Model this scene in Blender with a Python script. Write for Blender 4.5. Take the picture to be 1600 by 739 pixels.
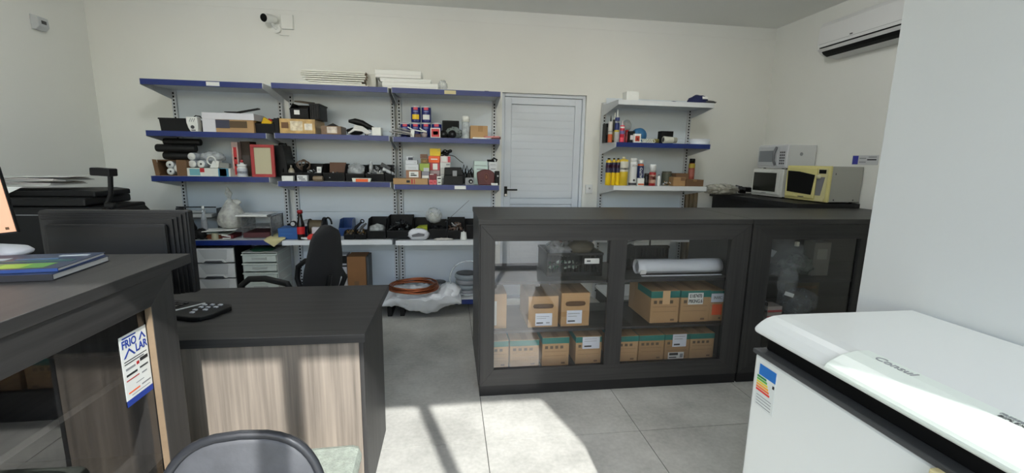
import bpy, bmesh, math, random
from mathutils import Vector, Matrix, noise

for o in list(bpy.data.objects):
    bpy.data.objects.remove(o)
scene = bpy.context.scene
COL = scene.collection
PI = math.pi
R = math.radians

# ------------------------------------------------------------------ camera
yaw, pitch, roll = R(8.08), R(9.757), R(1.064)
fwd = Vector((math.sin(yaw), math.cos(yaw), 0)); rgt = Vector((math.cos(yaw), -math.sin(yaw), 0)); upv = Vector((0, 0, 1))
f2 = math.cos(pitch) * fwd - math.sin(pitch) * upv
u2 = math.sin(pitch) * fwd + math.cos(pitch) * upv
r3 = math.cos(roll) * rgt + math.sin(roll) * u2
u3 = -math.sin(roll) * rgt + math.cos(roll) * u2
cam = bpy.data.objects.new('camera', bpy.data.cameras.new('camera'))
COL.objects.link(cam)
cam.matrix_world = Matrix(((r3.x, u3.x, -f2.x, 0), (r3.y, u3.y, -f2.y, 0), (r3.z, u3.z, -f2.z, 1.43), (0, 0, 0, 1)))
cam.data.sensor_width = 36.0
cam.data.sensor_fit = 'HORIZONTAL'
cam.data.lens = 690.0 / 1600.0 * 36.0
cam.data.clip_start = 0.02
scene.camera = cam

# ------------------------------------------------------------------ sky, sun, exposure
SUN_STRENGTH = 2.9
SKY_STRENGTH = 0.185
EXPOSURE = 1.4
world = bpy.data.worlds.new('daylight'); scene.world = world
world.use_nodes = True
wn = world.node_tree
wn.nodes.clear()
wo = wn.nodes.new('ShaderNodeOutputWorld'); wb = wn.nodes.new('ShaderNodeBackground'); ws = wn.nodes.new('ShaderNodeTexSky')
ws.sky_type = 'NISHITA'; ws.sun_disc = False; ws.sun_elevation = R(41.2); ws.sun_rotation = R(196)
ws.air_density = 1.2; ws.dust_density = 1.0; ws.ozone_density = 1.0
wb.inputs[1].default_value = SKY_STRENGTH
wn.links.new(ws.outputs[0], wb.inputs[0]); wn.links.new(wb.outputs[0], wo.inputs[0])
sun = bpy.data.objects.new('sun', bpy.data.lights.new('sun', 'SUN'))
COL.objects.link(sun)
sun.data.energy = SUN_STRENGTH; sun.data.angle = R(0.6); sun.data.color = (1.0, 0.985, 0.955)
sun.rotation_euler = Vector((-0.285, 1.0, -0.91)).to_track_quat('-Z', 'Y').to_euler()
sun.location = (3, -8, 9)
scene.view_settings.view_transform = 'Standard'
scene.view_settings.look = 'None'
scene.view_settings.exposure = EXPOSURE
scene.view_settings.gamma = 1.0
scene.view_settings.use_curve_mapping = False
scene.cycles.max_bounces = 14
scene.cycles.diffuse_bounces = 8
scene.cycles.transparent_max_bounces = 24
scene.cycles.caustics_reflective = False
scene.cycles.caustics_refractive = False
scene.cycles.sample_clamp_indirect = 6.0

# ------------------------------------------------------------------ materials
def lin(c):
    return tuple(((v / 255) / 12.92 if v / 255 <= 0.04045 else ((v / 255 + 0.055) / 1.055) ** 2.4) for v in c)
MATS = {}
def M(c, rough=0.5, metal=0.0, var=0.0, scale=8.0, bump=0.0, bscale=60.0, spec=0.5, stretch=None, alpha=None, coat=0.0):
    """procedural principled material: base colour (sRGB 0-255) with noise variation and fine relief"""
    key = (c, rough, metal, var, scale, bump, bscale, spec, stretch, alpha, coat)
    if key in MATS:
        return MATS[key]
    m = bpy.data.materials.new('paint_%d' % len(MATS)); m.use_nodes = True
    nt = m.node_tree; p = nt.nodes['Principled BSDF']
    rgb = lin(c)
    p.inputs['Base Color'].default_value = (*rgb, 1)
    p.inputs['Roughness'].default_value = rough
    p.inputs['Metallic'].default_value = metal
    p.inputs['Specular IOR Level'].default_value = spec
    p.inputs['Coat Weight'].default_value = coat
    tc = nt.nodes.new('ShaderNodeTexCoord')
    if var > 0:
        mp = nt.nodes.new('ShaderNodeMapping'); nz = nt.nodes.new('ShaderNodeTexNoise'); rp = nt.nodes.new('ShaderNodeMapRange')
        nz.inputs['Scale'].default_value = scale; nz.inputs['Detail'].default_value = 5
        if stretch: mp.inputs['Scale'].default_value = stretch
        rp.inputs[1].default_value = 0.3; rp.inputs[2].default_value = 0.7
        rp.inputs[3].default_value = 1 - var; rp.inputs[4].default_value = 1 + var
        mx = nt.nodes.new('ShaderNodeMix'); mx.data_type = 'RGBA'; mx.blend_type = 'MULTIPLY'; mx.inputs[0].default_value = 1
        mx.inputs[6].default_value = (*rgb, 1)
        nt.links.new(tc.outputs['Object'], mp.inputs[0]); nt.links.new(mp.outputs[0], nz.inputs[0]); nt.links.new(nz.outputs[0], rp.inputs[0])
        nt.links.new(rp.outputs[0], mx.inputs[7]); nt.links.new(mx.outputs[2], p.inputs['Base Color'])
    if bump > 0:
        nb = nt.nodes.new('ShaderNodeTexNoise'); nb.inputs['Scale'].default_value = bscale; nb.inputs['Detail'].default_value = 4
        bp = nt.nodes.new('ShaderNodeBump'); bp.inputs['Strength'].default_value = bump; bp.inputs['Distance'].default_value = 0.01
        nt.links.new(tc.outputs['Object'], nb.inputs[0]); nt.links.new(nb.outputs[0], bp.inputs['Height']); nt.links.new(bp.outputs[0], p.inputs['Normal'])
    if alpha is not None:
        p.inputs['Alpha'].default_value = alpha
    MATS[key] = m
    return m
def wood(c, c2, axis='x', rough=0.45, name='laminate'):
    key = ('wood', c, c2, axis, rough)
    if key in MATS: return MATS[key]
    m = bpy.data.materials.new(name); m.use_nodes = True
    nt = m.node_tree; p = nt.nodes['Principled BSDF']; p.inputs['Roughness'].default_value = rough; p.inputs['Specular IOR Level'].default_value = 0.35
    tc = nt.nodes.new('ShaderNodeTexCoord'); mp = nt.nodes.new('ShaderNodeMapping'); nz = nt.nodes.new('ShaderNodeTexNoise')
    mp.inputs['Scale'].default_value = {'x': (0.7, 26, 26), 'y': (26, 0.7, 26), 'z': (26, 26, 0.7)}[axis]
    nz.inputs['Scale'].default_value = 1.6; nz.inputs['Detail'].default_value = 8; nz.inputs['Roughness'].default_value = 0.6
    cr = nt.nodes.new('ShaderNodeValToRGB')
    cr.color_ramp.elements[0].position = 0.3; cr.color_ramp.elements[0].color = (*lin(c2), 1)
    cr.color_ramp.elements[1].position = 0.7; cr.color_ramp.elements[1].color = (*lin(c), 1)
    bp = nt.nodes.new('ShaderNodeBump'); bp.inputs['Strength'].default_value = 0.08; bp.inputs['Distance'].default_value = 0.004
    nt.links.new(tc.outputs['Object'], mp.inputs[0]); nt.links.new(mp.outputs[0], nz.inputs[0]); nt.links.new(nz.outputs[0], cr.inputs[0])
    nt.links.new(cr.outputs[0], p.inputs['Base Color']); nt.links.new(nz.outputs[0], bp.inputs['Height']); nt.links.new(bp.outputs[0], p.inputs['Normal'])
    MATS[key] = m
    return m
def glass(name='clear_glass', ior=1.8, tint=(1, 1, 1)):
    if name in MATS: return MATS[name]
    m = bpy.data.materials.new(name); m.use_nodes = True
    nt = m.node_tree; nt.nodes.clear()
    out = nt.nodes.new('ShaderNodeOutputMaterial'); mx = nt.nodes.new('ShaderNodeMixShader')
    tr = nt.nodes.new('ShaderNodeBsdfTransparent'); gl = nt.nodes.new('ShaderNodeBsdfGlossy'); fr = nt.nodes.new('ShaderNodeFresnel')
    ge = nt.nodes.new('ShaderNodeNewGeometry'); sb = nt.nodes.new('ShaderNodeMath'); ml = nt.nodes.new('ShaderNodeMath')
    sb.operation = 'SUBTRACT'; sb.inputs[0].default_value = 1.0; ml.operation = 'MULTIPLY'
    fr.inputs[0].default_value = ior; gl.inputs['Roughness'].default_value = 0.0; tr.inputs[0].default_value = (*tint, 1)
    nt.links.new(ge.outputs['Backfacing'], sb.inputs[1]); nt.links.new(fr.outputs[0], ml.inputs[0]); nt.links.new(sb.outputs[0], ml.inputs[1])
    nt.links.new(ml.outputs[0], mx.inputs[0]); nt.links.new(tr.outputs[0], mx.inputs[1]); nt.links.new(gl.outputs[0], mx.inputs[2])
    nt.links.new(mx.outputs[0], out.inputs[0])
    MATS[name] = m
    return m
def film(c=(225, 230, 232), op=0.45, rough=0.25):
    """thin crumpled translucent plastic"""
    key = ('film', c, op, rough)
    if key in MATS: return MATS[key]
    m = bpy.data.materials.new('plastic_film_%d' % len(MATS)); m.use_nodes = True
    nt = m.node_tree; p = nt.nodes['Principled BSDF']; out = nt.nodes['Material Output']
    p.inputs['Base Color'].default_value = (*lin(c), 1); p.inputs['Roughness'].default_value = rough
    tr = nt.nodes.new('ShaderNodeBsdfTransparent'); mx = nt.nodes.new('ShaderNodeMixShader')
    nz = nt.nodes.new('ShaderNodeTexNoise'); nz.inputs['Scale'].default_value = 28; nz.inputs['Detail'].default_value = 4
    tc = nt.nodes.new('ShaderNodeTexCoord'); rp = nt.nodes.new('ShaderNodeMapRange')
    rp.inputs[1].default_value = 0.35; rp.inputs[2].default_value = 0.65; rp.inputs[3].default_value = op * 0.72; rp.inputs[4].default_value = min(1, op * 1.28)
    nt.links.new(tc.outputs['Object'], nz.inputs[0]); nt.links.new(nz.outputs[0], rp.inputs[0]); nt.links.new(rp.outputs[0], mx.inputs[0])
    nt.links.new(tr.outputs[0], mx.inputs[1]); nt.links.new(p.outputs[0], mx.inputs[2]); nt.links.new(mx.outputs[0], out.inputs[0])
    MATS[key] = m
    return m
def emit(c, s):
    m = bpy.data.materials.new('lit_screen'); m.use_nodes = True
    p = m.node_tree.nodes['Principled BSDF']; p.inputs['Base Color'].default_value = (*lin(c), 1)
    p.inputs['Emission Color'].default_value = (*lin(c), 1); p.inputs['Emission Strength'].default_value = s
    return m

WHITE = M((226, 228, 224), 0.45)
PAPER = M((226, 228, 224), 0.7, var=0.04, scale=20)
BLACK = M((16, 17, 18), 0.5, var=0.15, scale=12, spec=0.25)
BLACKM = M((10, 11, 12), 0.6, spec=0.2)
DGREY = M((62, 64, 66), 0.5)
GREY = M((140, 143, 146), 0.5)
LGREY = M((186, 190, 192), 0.5)
KRAFT = M((176, 142, 100), 0.8, var=0.10, scale=5, bump=0.1, bscale=120)
KRAFT2 = M((158, 124, 84), 0.8, var=0.12, scale=5, bump=0.1, bscale=120)
KRAFTD = M((112, 84, 58), 0.8, var=0.12, scale=5)
INK = M((28, 30, 34), 0.7)
TEAL = M((24, 112, 104), 0.7)
CHROME = M((200, 200, 202), 0.25, metal=1.0)
RED = M((176, 28, 34), 0.45)
BLUE = M((22, 52, 120), 0.4)
YELLOW = M((236, 196, 16), 0.4)
ORANGE = M((236, 96, 32), 0.5)
PLBLK = M((19, 20, 21), 0.5, bump=0.05, bscale=200, spec=0.25)
FILM = film()
FILMW = film((232, 234, 234), 0.8)

# ------------------------------------------------------------------ mesh builder
class MB:
    def __init__(s):
        s.v = []; s.f = []; s.mi = []; s.sm = []
    def add(s, vs, fs, m=0, smooth=False):
        b = len(s.v); s.v += [tuple(x) for x in vs]
        for f in fs:
            s.f.append([b + i for i in f]); s.mi.append(m); s.sm.append(smooth)
        return s
    def box(s, x0, x1, y0, y1, z0, z1, m=0):
        return s.add([(x0, y0, z0), (x1, y0, z0), (x1, y1, z0), (x0, y1, z0), (x0, y0, z1), (x1, y0, z1), (x1, y1, z1), (x0, y1, z1)],
                     [(3, 2, 1, 0), (4, 5, 6, 7), (0, 1, 5, 4), (1, 2, 6, 5), (2, 3, 7, 6), (3, 0, 4, 7)], m)
    def rbox(s, c, size, rot, m=0):
        """box with centre, size and euler rotation"""
        from mathutils import Euler
        e = Euler(rot).to_matrix(); c = Vector(c); h = [q / 2 for q in size]
        P = [c + e @ Vector((sx * h[0], sy * h[1], sz * h[2])) for sz in (-1, 1) for sx, sy in ((-1, -1), (1, -1), (1, 1), (-1, 1))]
        return s.add(P, [(3, 2, 1, 0), (4, 5, 6, 7), (0, 1, 5, 4), (1, 2, 6, 5), (2, 3, 7, 6), (3, 0, 4, 7)], m)
    def cyl(s, p0, p1, r0, r1=None, n=16, m=0, caps=True, smooth=True):
        r1 = r0 if r1 is None else r1
        p0, p1 = Vector(p0), Vector(p1); d = (p1 - p0).normalized()
        a = d.orthogonal().normalized(); b = d.cross(a)
        vs = []
        for p, r in ((p0, r0), (p1, r1)):
            for i in range(n):
                t = 2 * PI * i / n; vs.append(p + (a * math.cos(t) + b * math.sin(t)) * r)
        s.add(vs, [(i, (i + 1) % n, n + (i + 1) % n, n + i) for i in range(n)], m, smooth)
        if caps:
            s.add(vs[:n], [tuple(range(n - 1, -1, -1))], m); s.add(vs[n:], [tuple(range(n))], m)
        return s
    def lathe(s, prof, c=(0, 0, 0), n=18, m=0, axis='z', smooth=True):
        vs = []; k = len(prof)
        for r, z in prof:
            for i in range(n):
                t = 2 * PI * i / n
                q = (r * math.cos(t), r * math.sin(t), z)
                if axis == 'x': q = (z, r * math.cos(t), r * math.sin(t))
                if axis == 'y': q = (r * math.sin(t), z, r * math.cos(t))
                vs.append((c[0] + q[0], c[1] + q[1], c[2] + q[2]))
        fs = [(j * n + i, j * n + (i + 1) % n, (j + 1) * n + (i + 1) % n, (j + 1) * n + i) for j in range(k - 1) for i in range(n)]
        s.add(vs, fs, m, smooth)
        if prof[0][0] > 1e-4: s.add(vs[:n], [tuple(range(n - 1, -1, -1))], m)
        if prof[-1][0] > 1e-4: s.add(vs[-n:], [tuple(range(n))], m)
        return s
    def tube(s, pts, r, n=8, closed=False, m=0):
        pts = [Vector(p) for p in pts]; k = len(pts); vs = []; prev = None
        rr = r if isinstance(r, (list, tuple)) else [r] * k
        for i, p in enumerate(pts):
            t = (pts[(i + 1) % k] - pts[i - 1]) if closed else (pts[min(i + 1, k - 1)] - pts[max(i - 1, 0)])
            t.normalize()
            a = t.orthogonal().normalized() if prev is None else (prev - t * prev.dot(t)).normalized()
            prev = a; b = t.cross(a)
            for j in range(n):
                q = 2 * PI * j / n; vs.append(p + (a * math.cos(q) + b * math.sin(q)) * rr[i])
        rng = range(k if closed else k - 1)
        s.add(vs, [(i * n + j, i * n + (j + 1) % n, ((i + 1) % k) * n + (j + 1) % n, ((i + 1) % k) * n + j) for i in rng for j in range(n)], m, True)
        if not closed:
            s.add(vs[:n], [tuple(range(n - 1, -1, -1))], m); s.add(vs[-n:], [tuple(range(n))], m)
        return s
    def prism(s, poly, axis, a, b, m=0):
        """extrude a 2D polygon along an axis: x -> (y,z), y -> (x,z), z -> (x,y)"""
        n = len(poly)
        def P(q, t): return {'x': (t, q[0], q[1]), 'y': (q[0], t, q[1]), 'z': (q[0], q[1], t)}[axis]
        vs = [P(q, a) for q in poly] + [P(q, b) for q in poly]
        s.add(vs, [tuple(range(n)), tuple(range(2 * n - 1, n - 1, -1))] + [(i, n + i, n + (i + 1) % n, (i + 1) % n) for i in range(n)], m)
        return s
    def blob(s, c, rad, seed=0, amp=0.18, freq=3.0, sub=3, m=0, flat=None, crease=False):
        """crumpled closed lump (bag, cloth): displaced icosphere; flat = lowest z"""
        bm = bmesh.new(); bmesh.ops.create_icosphere(bm, subdivisions=sub, radius=1.0)
        vs = []
        for v in bm.verts:
            d = v.co.normalized(); q = d * freq + Vector((seed * 7.3, seed * 3.1, seed * 1.7))
            k = noise.noise(q) if not crease else (0.5 - abs(noise.noise(q)) * 2) + 0.4 * (0.5 - abs(noise.noise(q * 2.3)))
            p = Vector((d.x * rad[0], d.y * rad[1], d.z * rad[2])) * (1 + amp * k)
            z = c[2] + p.z
            if flat is not None: z = max(z, flat + 0.0005)
            vs.append((c[0] + p.x, c[1] + p.y, z))
        fs = [tuple(v.index for v in f.verts) for f in bm.faces]
        bm.free()
        return s.add(vs, fs, m, True)
    def mesh(s, name, mats):
        me = bpy.data.meshes.new(name); me.from_pydata(s.v, [], s.f)
        for mt in (mats if isinstance(mats, (list, tuple)) else [mats]): me.materials.append(mt)
        me.polygons.foreach_set('material_index', s.mi); me.polygons.foreach_set('use_smooth', s.sm)
        bm = bmesh.new(); bm.from_mesh(me); bmesh.ops.recalc_face_normals(bm, faces=bm.faces); bm.to_mesh(me); bm.free()
        me.update()
        return me
def link(name, me, parent=None, loc=(0, 0, 0), rot=(0, 0, 0)):
    o = bpy.data.objects.new(name, me); COL.objects.link(o); o.location = loc; o.rotation_euler = rot
    if parent is not None: o.parent = parent
    return o
def bev(o, w=0.003, seg=2):
    b = o.modifiers.new('bevel', 'BEVEL'); b.width = w; b.segments = seg; b.limit_method = 'ANGLE'; b.angle_limit = R(40)
    return o
def tag(o, label, cat, group=None, kind=None):
    o['label'] = label; o['category'] = cat
    if group: o['group'] = group
    if kind: o['kind'] = kind
    return o
def thing(name, label, cat, loc=(0, 0, 0), rz=0.0, group=None):
    o = link(name, None, None, loc, (0, 0, rz)); o.empty_display_size = 0.05
    return tag(o, label, cat, group)
def part(t, name, mb, mats, bevel=0, label=None, loc=(0, 0, 0), rot=(0, 0, 0)):
    o = link(name, mb.mesh(name, mats), t, loc, rot)
    if bevel: bev(o, bevel)
    if label: o['label'] = label
    return o
def single(name, label, cat, mb, mats, loc=(0, 0, 0), rz=0.0, group=None, bevel=0, kind=None):
    o = link(name, mb.mesh(name, mats), None, loc, (0, 0, rz))
    if bevel: bev(o, bevel)
    return tag(o, label, cat, group, kind)
def struct(name, mb, mats, bevel=0, loc=(0, 0, 0)):
    o = link(name, mb.mesh(name, mats), None, loc); o['kind'] = 'structure'
    if bevel: bev(o, bevel)
    return o
def text(t, name, txt, size, loc, rot, mat, depth=0.0006, align='CENTER', sx=1.0, bold=0.0):
    cu = bpy.data.curves.new('txt', 'FONT'); cu.body = txt; cu.size = size; cu.extrude = depth; cu.offset = bold
    cu.align_x = align; cu.align_y = 'CENTER'; cu.resolution_u = 3
    o = bpy.data.objects.new('txt', cu); COL.objects.link(o)
    bpy.context.view_layer.update()
    me = bpy.data.meshes.new_from_object(o.evaluated_get(bpy.context.evaluated_depsgraph_get()))
    bpy.data.objects.remove(o); bpy.data.curves.remove(cu)
    me.materials.clear(); me.materials.append(mat)
    q = link(name, me, t, loc, rot); q.scale = (sx, 1, 1)
    return q
FACE = (PI / 2, 0, 0)           # text standing upright, read from -Y
rnd = random.Random(4)

# ================================================================== the setting
XL, XR, YB, YF, ZC = -3.02, 3.34, 4.42, -0.62, 2.815
wall_m = M((226, 227, 222), 0.75, var=0.025, scale=1.2, bump=0.03, bscale=90)
ceil_m = M((230, 231, 228), 0.8, var=0.02, scale=1.0)
def tile_mat():
    m = bpy.data.materials.new('porcelain_tile'); m.use_nodes = True
    nt = m.node_tree; p = nt.nodes['Principled BSDF']; p.inputs['Roughness'].default_value = 0.42
    g = nt.nodes.new('ShaderNodeNewGeometry'); a = nt.nodes.new('ShaderNodeTexNoise'); b = nt.nodes.new('ShaderNodeTexNoise')
    a.inputs['Scale'].default_value = 2.6; a.inputs['Detail'].default_value = 7; a.inputs['Roughness'].default_value = 0.62
    b.inputs['Scale'].default_value = 46; b.inputs['Detail'].default_value = 3
    mx = nt.nodes.new('ShaderNodeMix'); mx.inputs[0].default_value = 0.25
    cr = nt.nodes.new('ShaderNodeValToRGB')
    cr.color_ramp.elements[0].position = 0.33; cr.color_ramp.elements[0].color = (*lin((152, 152, 147)), 1)
    cr.color_ramp.elements[1].position = 0.66; cr.color_ramp.elements[1].color = (*lin((196, 196, 190)), 1)
    nt.links.new(g.outputs['Position'], a.inputs[0]); nt.links.new(g.outputs['Position'], b.inputs[0])
    nt.links.new(a.outputs[0], mx.inputs[2]); nt.links.new(b.outputs[0], mx.inputs[3]); nt.links.new(mx.outputs[0], cr.inputs[0])
    nt.links.new(cr.outputs[0], p.inputs['Base Color'])
    return m
floor = struct('floor', MB().box(XL, XR, YF, YB + 0.15, -0.06, -0.003), M((66, 66, 62), 0.9))
TM = tile_mat()
PX, PY = 0.835, 0.935
xs = [XL] + [0.176 + PX * k for k in range(-3, 4)] + [XR]
ys = [YF] + [2.06 + PY * k for k in range(-2, 3)] + [YB]
tile_cache = {}
for i in range(len(xs) - 1):
    for j in range(len(ys) - 1):
        w, h = round(xs[i + 1] - xs[i] - 0.004, 4), round(ys[j + 1] - ys[j] - 0.004, 4)
        if (w, h) not in tile_cache:
            tile_cache[(w, h)] = MB().box(0, w, 0, h, -0.01, 0).mesh('tile', TM)
        link('tile', tile_cache[(w, h)], floor, (xs[i] + 0.002, ys[j] + 0.002, 0))
struct('ceiling', MB().box(XL - 0.15, XR + 0.15, YF - 0.04, YB + 0.15, ZC, ZC + 0.12), ceil_m)
DX0, DX1, DZ = 0.507, 1.353, 2.08
struct('wall_back', MB().box(XL - 0.15, DX0, YB, YB + 0.15, 0, ZC).box(DX1, XR + 0.15, YB, YB + 0.15, 0, ZC).box(DX0, DX1, YB, YB + 0.15, DZ, ZC), wall_m)
struct('wall_left', MB().box(XL - 0.15, XL, YF - 0.1, YB, 0, ZC), wall_m)
struct('wall_right', MB().box(XR, XR + 0.15, 1.48, YB, 0, ZC), wall_m)
struct('wall_inner', MB().box(1.60, XR + 0.15, YF - 0.1, 1.48, 0, ZC), M((214, 218, 218), 0.7, var=0.02, scale=1.5, bump=0.03, bscale=80), bevel=0.004)
struct('wall_front', MB().box(1.478, 1.60, YF - 0.1, YF + 0.02, 0, ZC), wall_m)
# the plastered step just below the ceiling of the back wall
struct('trim_1', MB().box(XL, XR, YB - 0.004, YB, 2.70, 2.715), wall_m)

# door in the back wall
dm = M((205, 212, 220), 0.4)
door = link('door_1', None, None, (0, 0, 0)); door['kind'] = 'structure'
part(door, 'door_frame', MB().box(DX0, DX0 + 0.03, YB + 0.03, YB + 0.12, 0, DZ).box(DX1 - 0.03, DX1, YB + 0.03, YB + 0.12, 0, DZ).box(DX0 + 0.03, DX1 - 0.03, YB + 0.03, YB + 0.12, DZ - 0.03, DZ), dm, 0.003)
part(door, 'door_leaf', MB().box(DX0 + 0.033, DX0 + 0.10, YB + 0.05, YB + 0.085, 0.02, DZ - 0.033).box(DX1 - 0.10, DX1 - 0.033, YB + 0.05, YB + 0.085, 0.02, DZ - 0.033)
     .box(DX0 + 0.10, DX1 - 0.10, YB + 0.05, YB + 0.085, DZ - 0.10, DZ - 0.033).box(DX0 + 0.10, DX1 - 0.10, YB + 0.05, YB + 0.085, 0.02, 0.14)
     .box(DX0 + 0.10, DX1 - 0.10, YB + 0.05, YB + 0.085, 0.99, 1.05).box(DX0 + 0.09, DX1 - 0.09, YB + 0.075, YB + 0.08, 0.1, DZ - 0.06), dm, 0.002)
sl = MB().box(DX0 + 0.102, DX1 - 0.102, 0, 0.018, 0.0002, 0.0702).mesh('slat', dm)
for k in range(26):
    z = 0.142 + 0.0704 * k
    if 0.92 < z < 1.05 or z > DZ - 0.165: continue
    bev(link('slat', sl, door, (0, YB + 0.057, z)), 0.0008)
dh = part(door, 'door_handle', MB().box(0.545, 0.575, YB + 0.04, YB + 0.05, 1.07, 1.17).tube([(0.558, YB + 0.04, 1.14), (0.558, YB - 0.005, 1.14), (0.575, YB - 0.01, 1.14), (0.67, YB - 0.01, 1.14)], 0.008), BLACK, 0.001, 'black lever handle')
part(door, 'keyhole', MB().cyl((0.56, YB + 0.03, 1.085), (0.56, YB + 0.042, 1.085), 0.012), CHROME)

# glazed shop front behind the viewpoint, where the daylight comes in
blk = M((24, 25, 27), 0.4)
win = link('window_1', None, None, (0, 0, 0)); win['kind'] = 'structure'
mull = [-3.0, -2.59, -1.93, -1.27, -0.61, 0.05, 0.71, 1.45]
part(win, 'window_frame', MB().box(XL, 1.476, YF - 0.04, YF + 0.02, 0, 0.06).box(XL, 1.476, YF - 0.04, YF + 0.02, 2.81, ZC), blk)
for x in mull:
    part(win, 'mullion', MB().box(x - 0.028, x + 0.028, YF - 0.04, YF + 0.02, 0.06, 2.81), blk)
for a, b in zip(mull[:-1], mull[1:]):
    part(win, 'pane', MB().box(a + 0.03, b - 0.03, YF - 0.014, YF - 0.008, 0.06, 2.81), glass('shopfront_glass', 1.5))

# pavement and street outside, seen mirrored in the display glass
def paver_mat():
    m = bpy.data.materials.new('stone_pavers'); m.use_nodes = True
    nt = m.node_tree; p = nt.nodes['Principled BSDF']; p.inputs['Roughness'].default_value = 0.85
    g = nt.nodes.new('ShaderNodeNewGeometry'); b = nt.nodes.new('ShaderNodeTexBrick')
    b.inputs['Scale'].default_value = 1.0; b.inputs['Brick Width'].default_value = 0.34; b.inputs['Row Height'].default_value = 0.2; b.inputs['Mortar Size'].default_value = 0.012
    b.inputs['Color1'].default_value = (*lin((176, 170, 158)), 1); b.inputs['Color2'].default_value = (*lin((150, 146, 138)), 1); b.inputs['Mortar'].default_value = (*lin((84, 82, 78)), 1)
    bp = nt.nodes.new('ShaderNodeBump'); bp.inputs['Strength'].default_value = 0.4; bp.inputs['Distance'].default_value = 0.02
    nt.links.new(g.outputs['Position'], b.inputs[0]); nt.links.new(b.outputs[0], p.inputs['Base Color'])
    nt.links.new(b.outputs['Fac'], bp.inputs['Height']); bp.invert = True; nt.links.new(bp.outputs[0], p.inputs['Normal'])
    return m
struct('pavement', MB().box(-14, 14, -6.0, YF - 0.1, -0.2, -0.02), paver_mat())
struct('street', MB().box(-30, 30, -60, -6.0, -0.3, -0.14), M((104, 104, 104), 0.9, var=0.1, scale=3))

# ================================================================== counters and desk
WD = wood((62, 61, 60), (42, 42, 42), 'x'); WDY = wood((62, 61, 60), (42, 42, 42), 'y'); WDZ = wood((62, 61, 60), (42, 42, 42), 'z')
BW = wood((30, 30, 31), (20, 20, 21), 'x'); 
LWZ = wood((150, 140, 128), (104, 97, 89), 'z', name='ash_laminate')
EDGE = M((124, 106, 84), 0.7, var=0.1, scale=30)

def frame_yfront(t, x0, x1, z0, z1, gx, gz, y0, y1, mats, w=None):
    """mitred face frame in a plane facing -Y; gx = list of glass openings (xa, xb), gz = (za, zb)"""
    xa, xb = gx[0][0], gx[-1][1]; za, zb = gz
    part(t, 'top_rail', MB().prism([(x0, z1), (x1, z1), (xb, zb), (xa, zb)], 'y', y0, y1), mats[0], 0.0012)
    part(t, 'bottom_rail', MB().prism([(x0, z0), (xa, za), (xb, za), (x1, z0)], 'y', y0, y1), mats[0], 0.0012)
    part(t, 'stile', MB().prism([(x0, z0), (x0, z1), (xa, zb), (xa, za)], 'y', y0, y1), mats[1], 0.0012)
    part(t, 'stile', MB().prism([(x1, z0), (xb, za), (xb, zb), (x1, z1)], 'y', y0, y1), mats[1], 0.0012)
    for (a, b), (c, d) in zip(gx[:-1], gx[1:]):
        part(t, 'stile', MB().box(b, c, y0, y1, za, zb), mats[1], 0.0012)
    for a, b in gx:
        part(t, 'pane', MB().box(a - 0.006, b + 0.006, y1 - 0.004, y1 - 0.0005, za - 0.006, zb + 0.006), glass('display_glass', 2.05))

def display(name, label, x0, x1, gx, shelves, back):
    t = thing(name, label, 'display case', (0, 0, 0))
    g = WD; gz = WDZ
    part(t, 'top', MB().box(x0 - (0.005 if x0 < 1 else 0.0), x1 - 0.001, 2.495, 3.18, 1.066, 1.097), g, 0.002)
    part(t, 'side_panel', MB().box(x0, x0 + 0.025, 2.522, 3.165, 0.067, 1.065), gz, 0.001)
    part(t, 'side_panel', MB().box(x1 - 0.025, x1 - 0.001, 2.522, 3.165, 0.067, 1.065), gz, 0.001)
    part(t, 'plinth', MB().box(x0 + 0.008, x1 - 0.001, 2.506, 3.14, 0.0, 0.066), BW)
    part(t, 'floor_board', MB().box(x0 + 0.026, x1 - 0.026, 2.53, 3.16, 0.09, 0.108), g)
    for z in shelves:
        part(t, 'shelf', MB().box(x0 + 0.026, x1 - 0.026, 2.62, 3.12, z - 0.018, z), g, 0.001)
    if back:
        part(t, 'back_panel', MB().box(x0 + 0.026, x1 - 0.026, 3.150, 3.165, 0.11, 1.065), g)  # added panel, closes the back so this unit stays dark inside
    frame_yfront(t, x0 + 0.008, x1 - 0.001, 0.067, 1.065, gx, (0.171, 0.968), 2.5, 2.521, (g, gz))
    return t
display('display_case', 'dark wood glass-fronted display counter full of cardboard cartons', 0.165, 1.872, [(0.258, 0.955), (1.06, 1.742)], (0.372, 0.69), False)
display('display_case', 'dark wood display counter end behind the freezer, holding loose bags', 1.876, 3.335, [(2.025, 2.662), (2.78, 3.22)], (0.372, 0.66), True)

# low run of counter under the microwaves along the right wall
t = thing('wall_counter', 'black counter along the right wall under the microwaves', 'counter', (0, 0, 0))
part(t, 'top', MB().box(2.76, 3.335, 3.19, 4.415, 1.095, 1.13), BW, 0.002)
part(t, 'front_panel', MB().box(2.79, 2.81, 3.21, 4.40, 0.0, 1.094), BW)
part(t, 'end_panel', MB().box(2.811, 3.33, 3.21, 3.23, 0.0, 1.094), BW)

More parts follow.
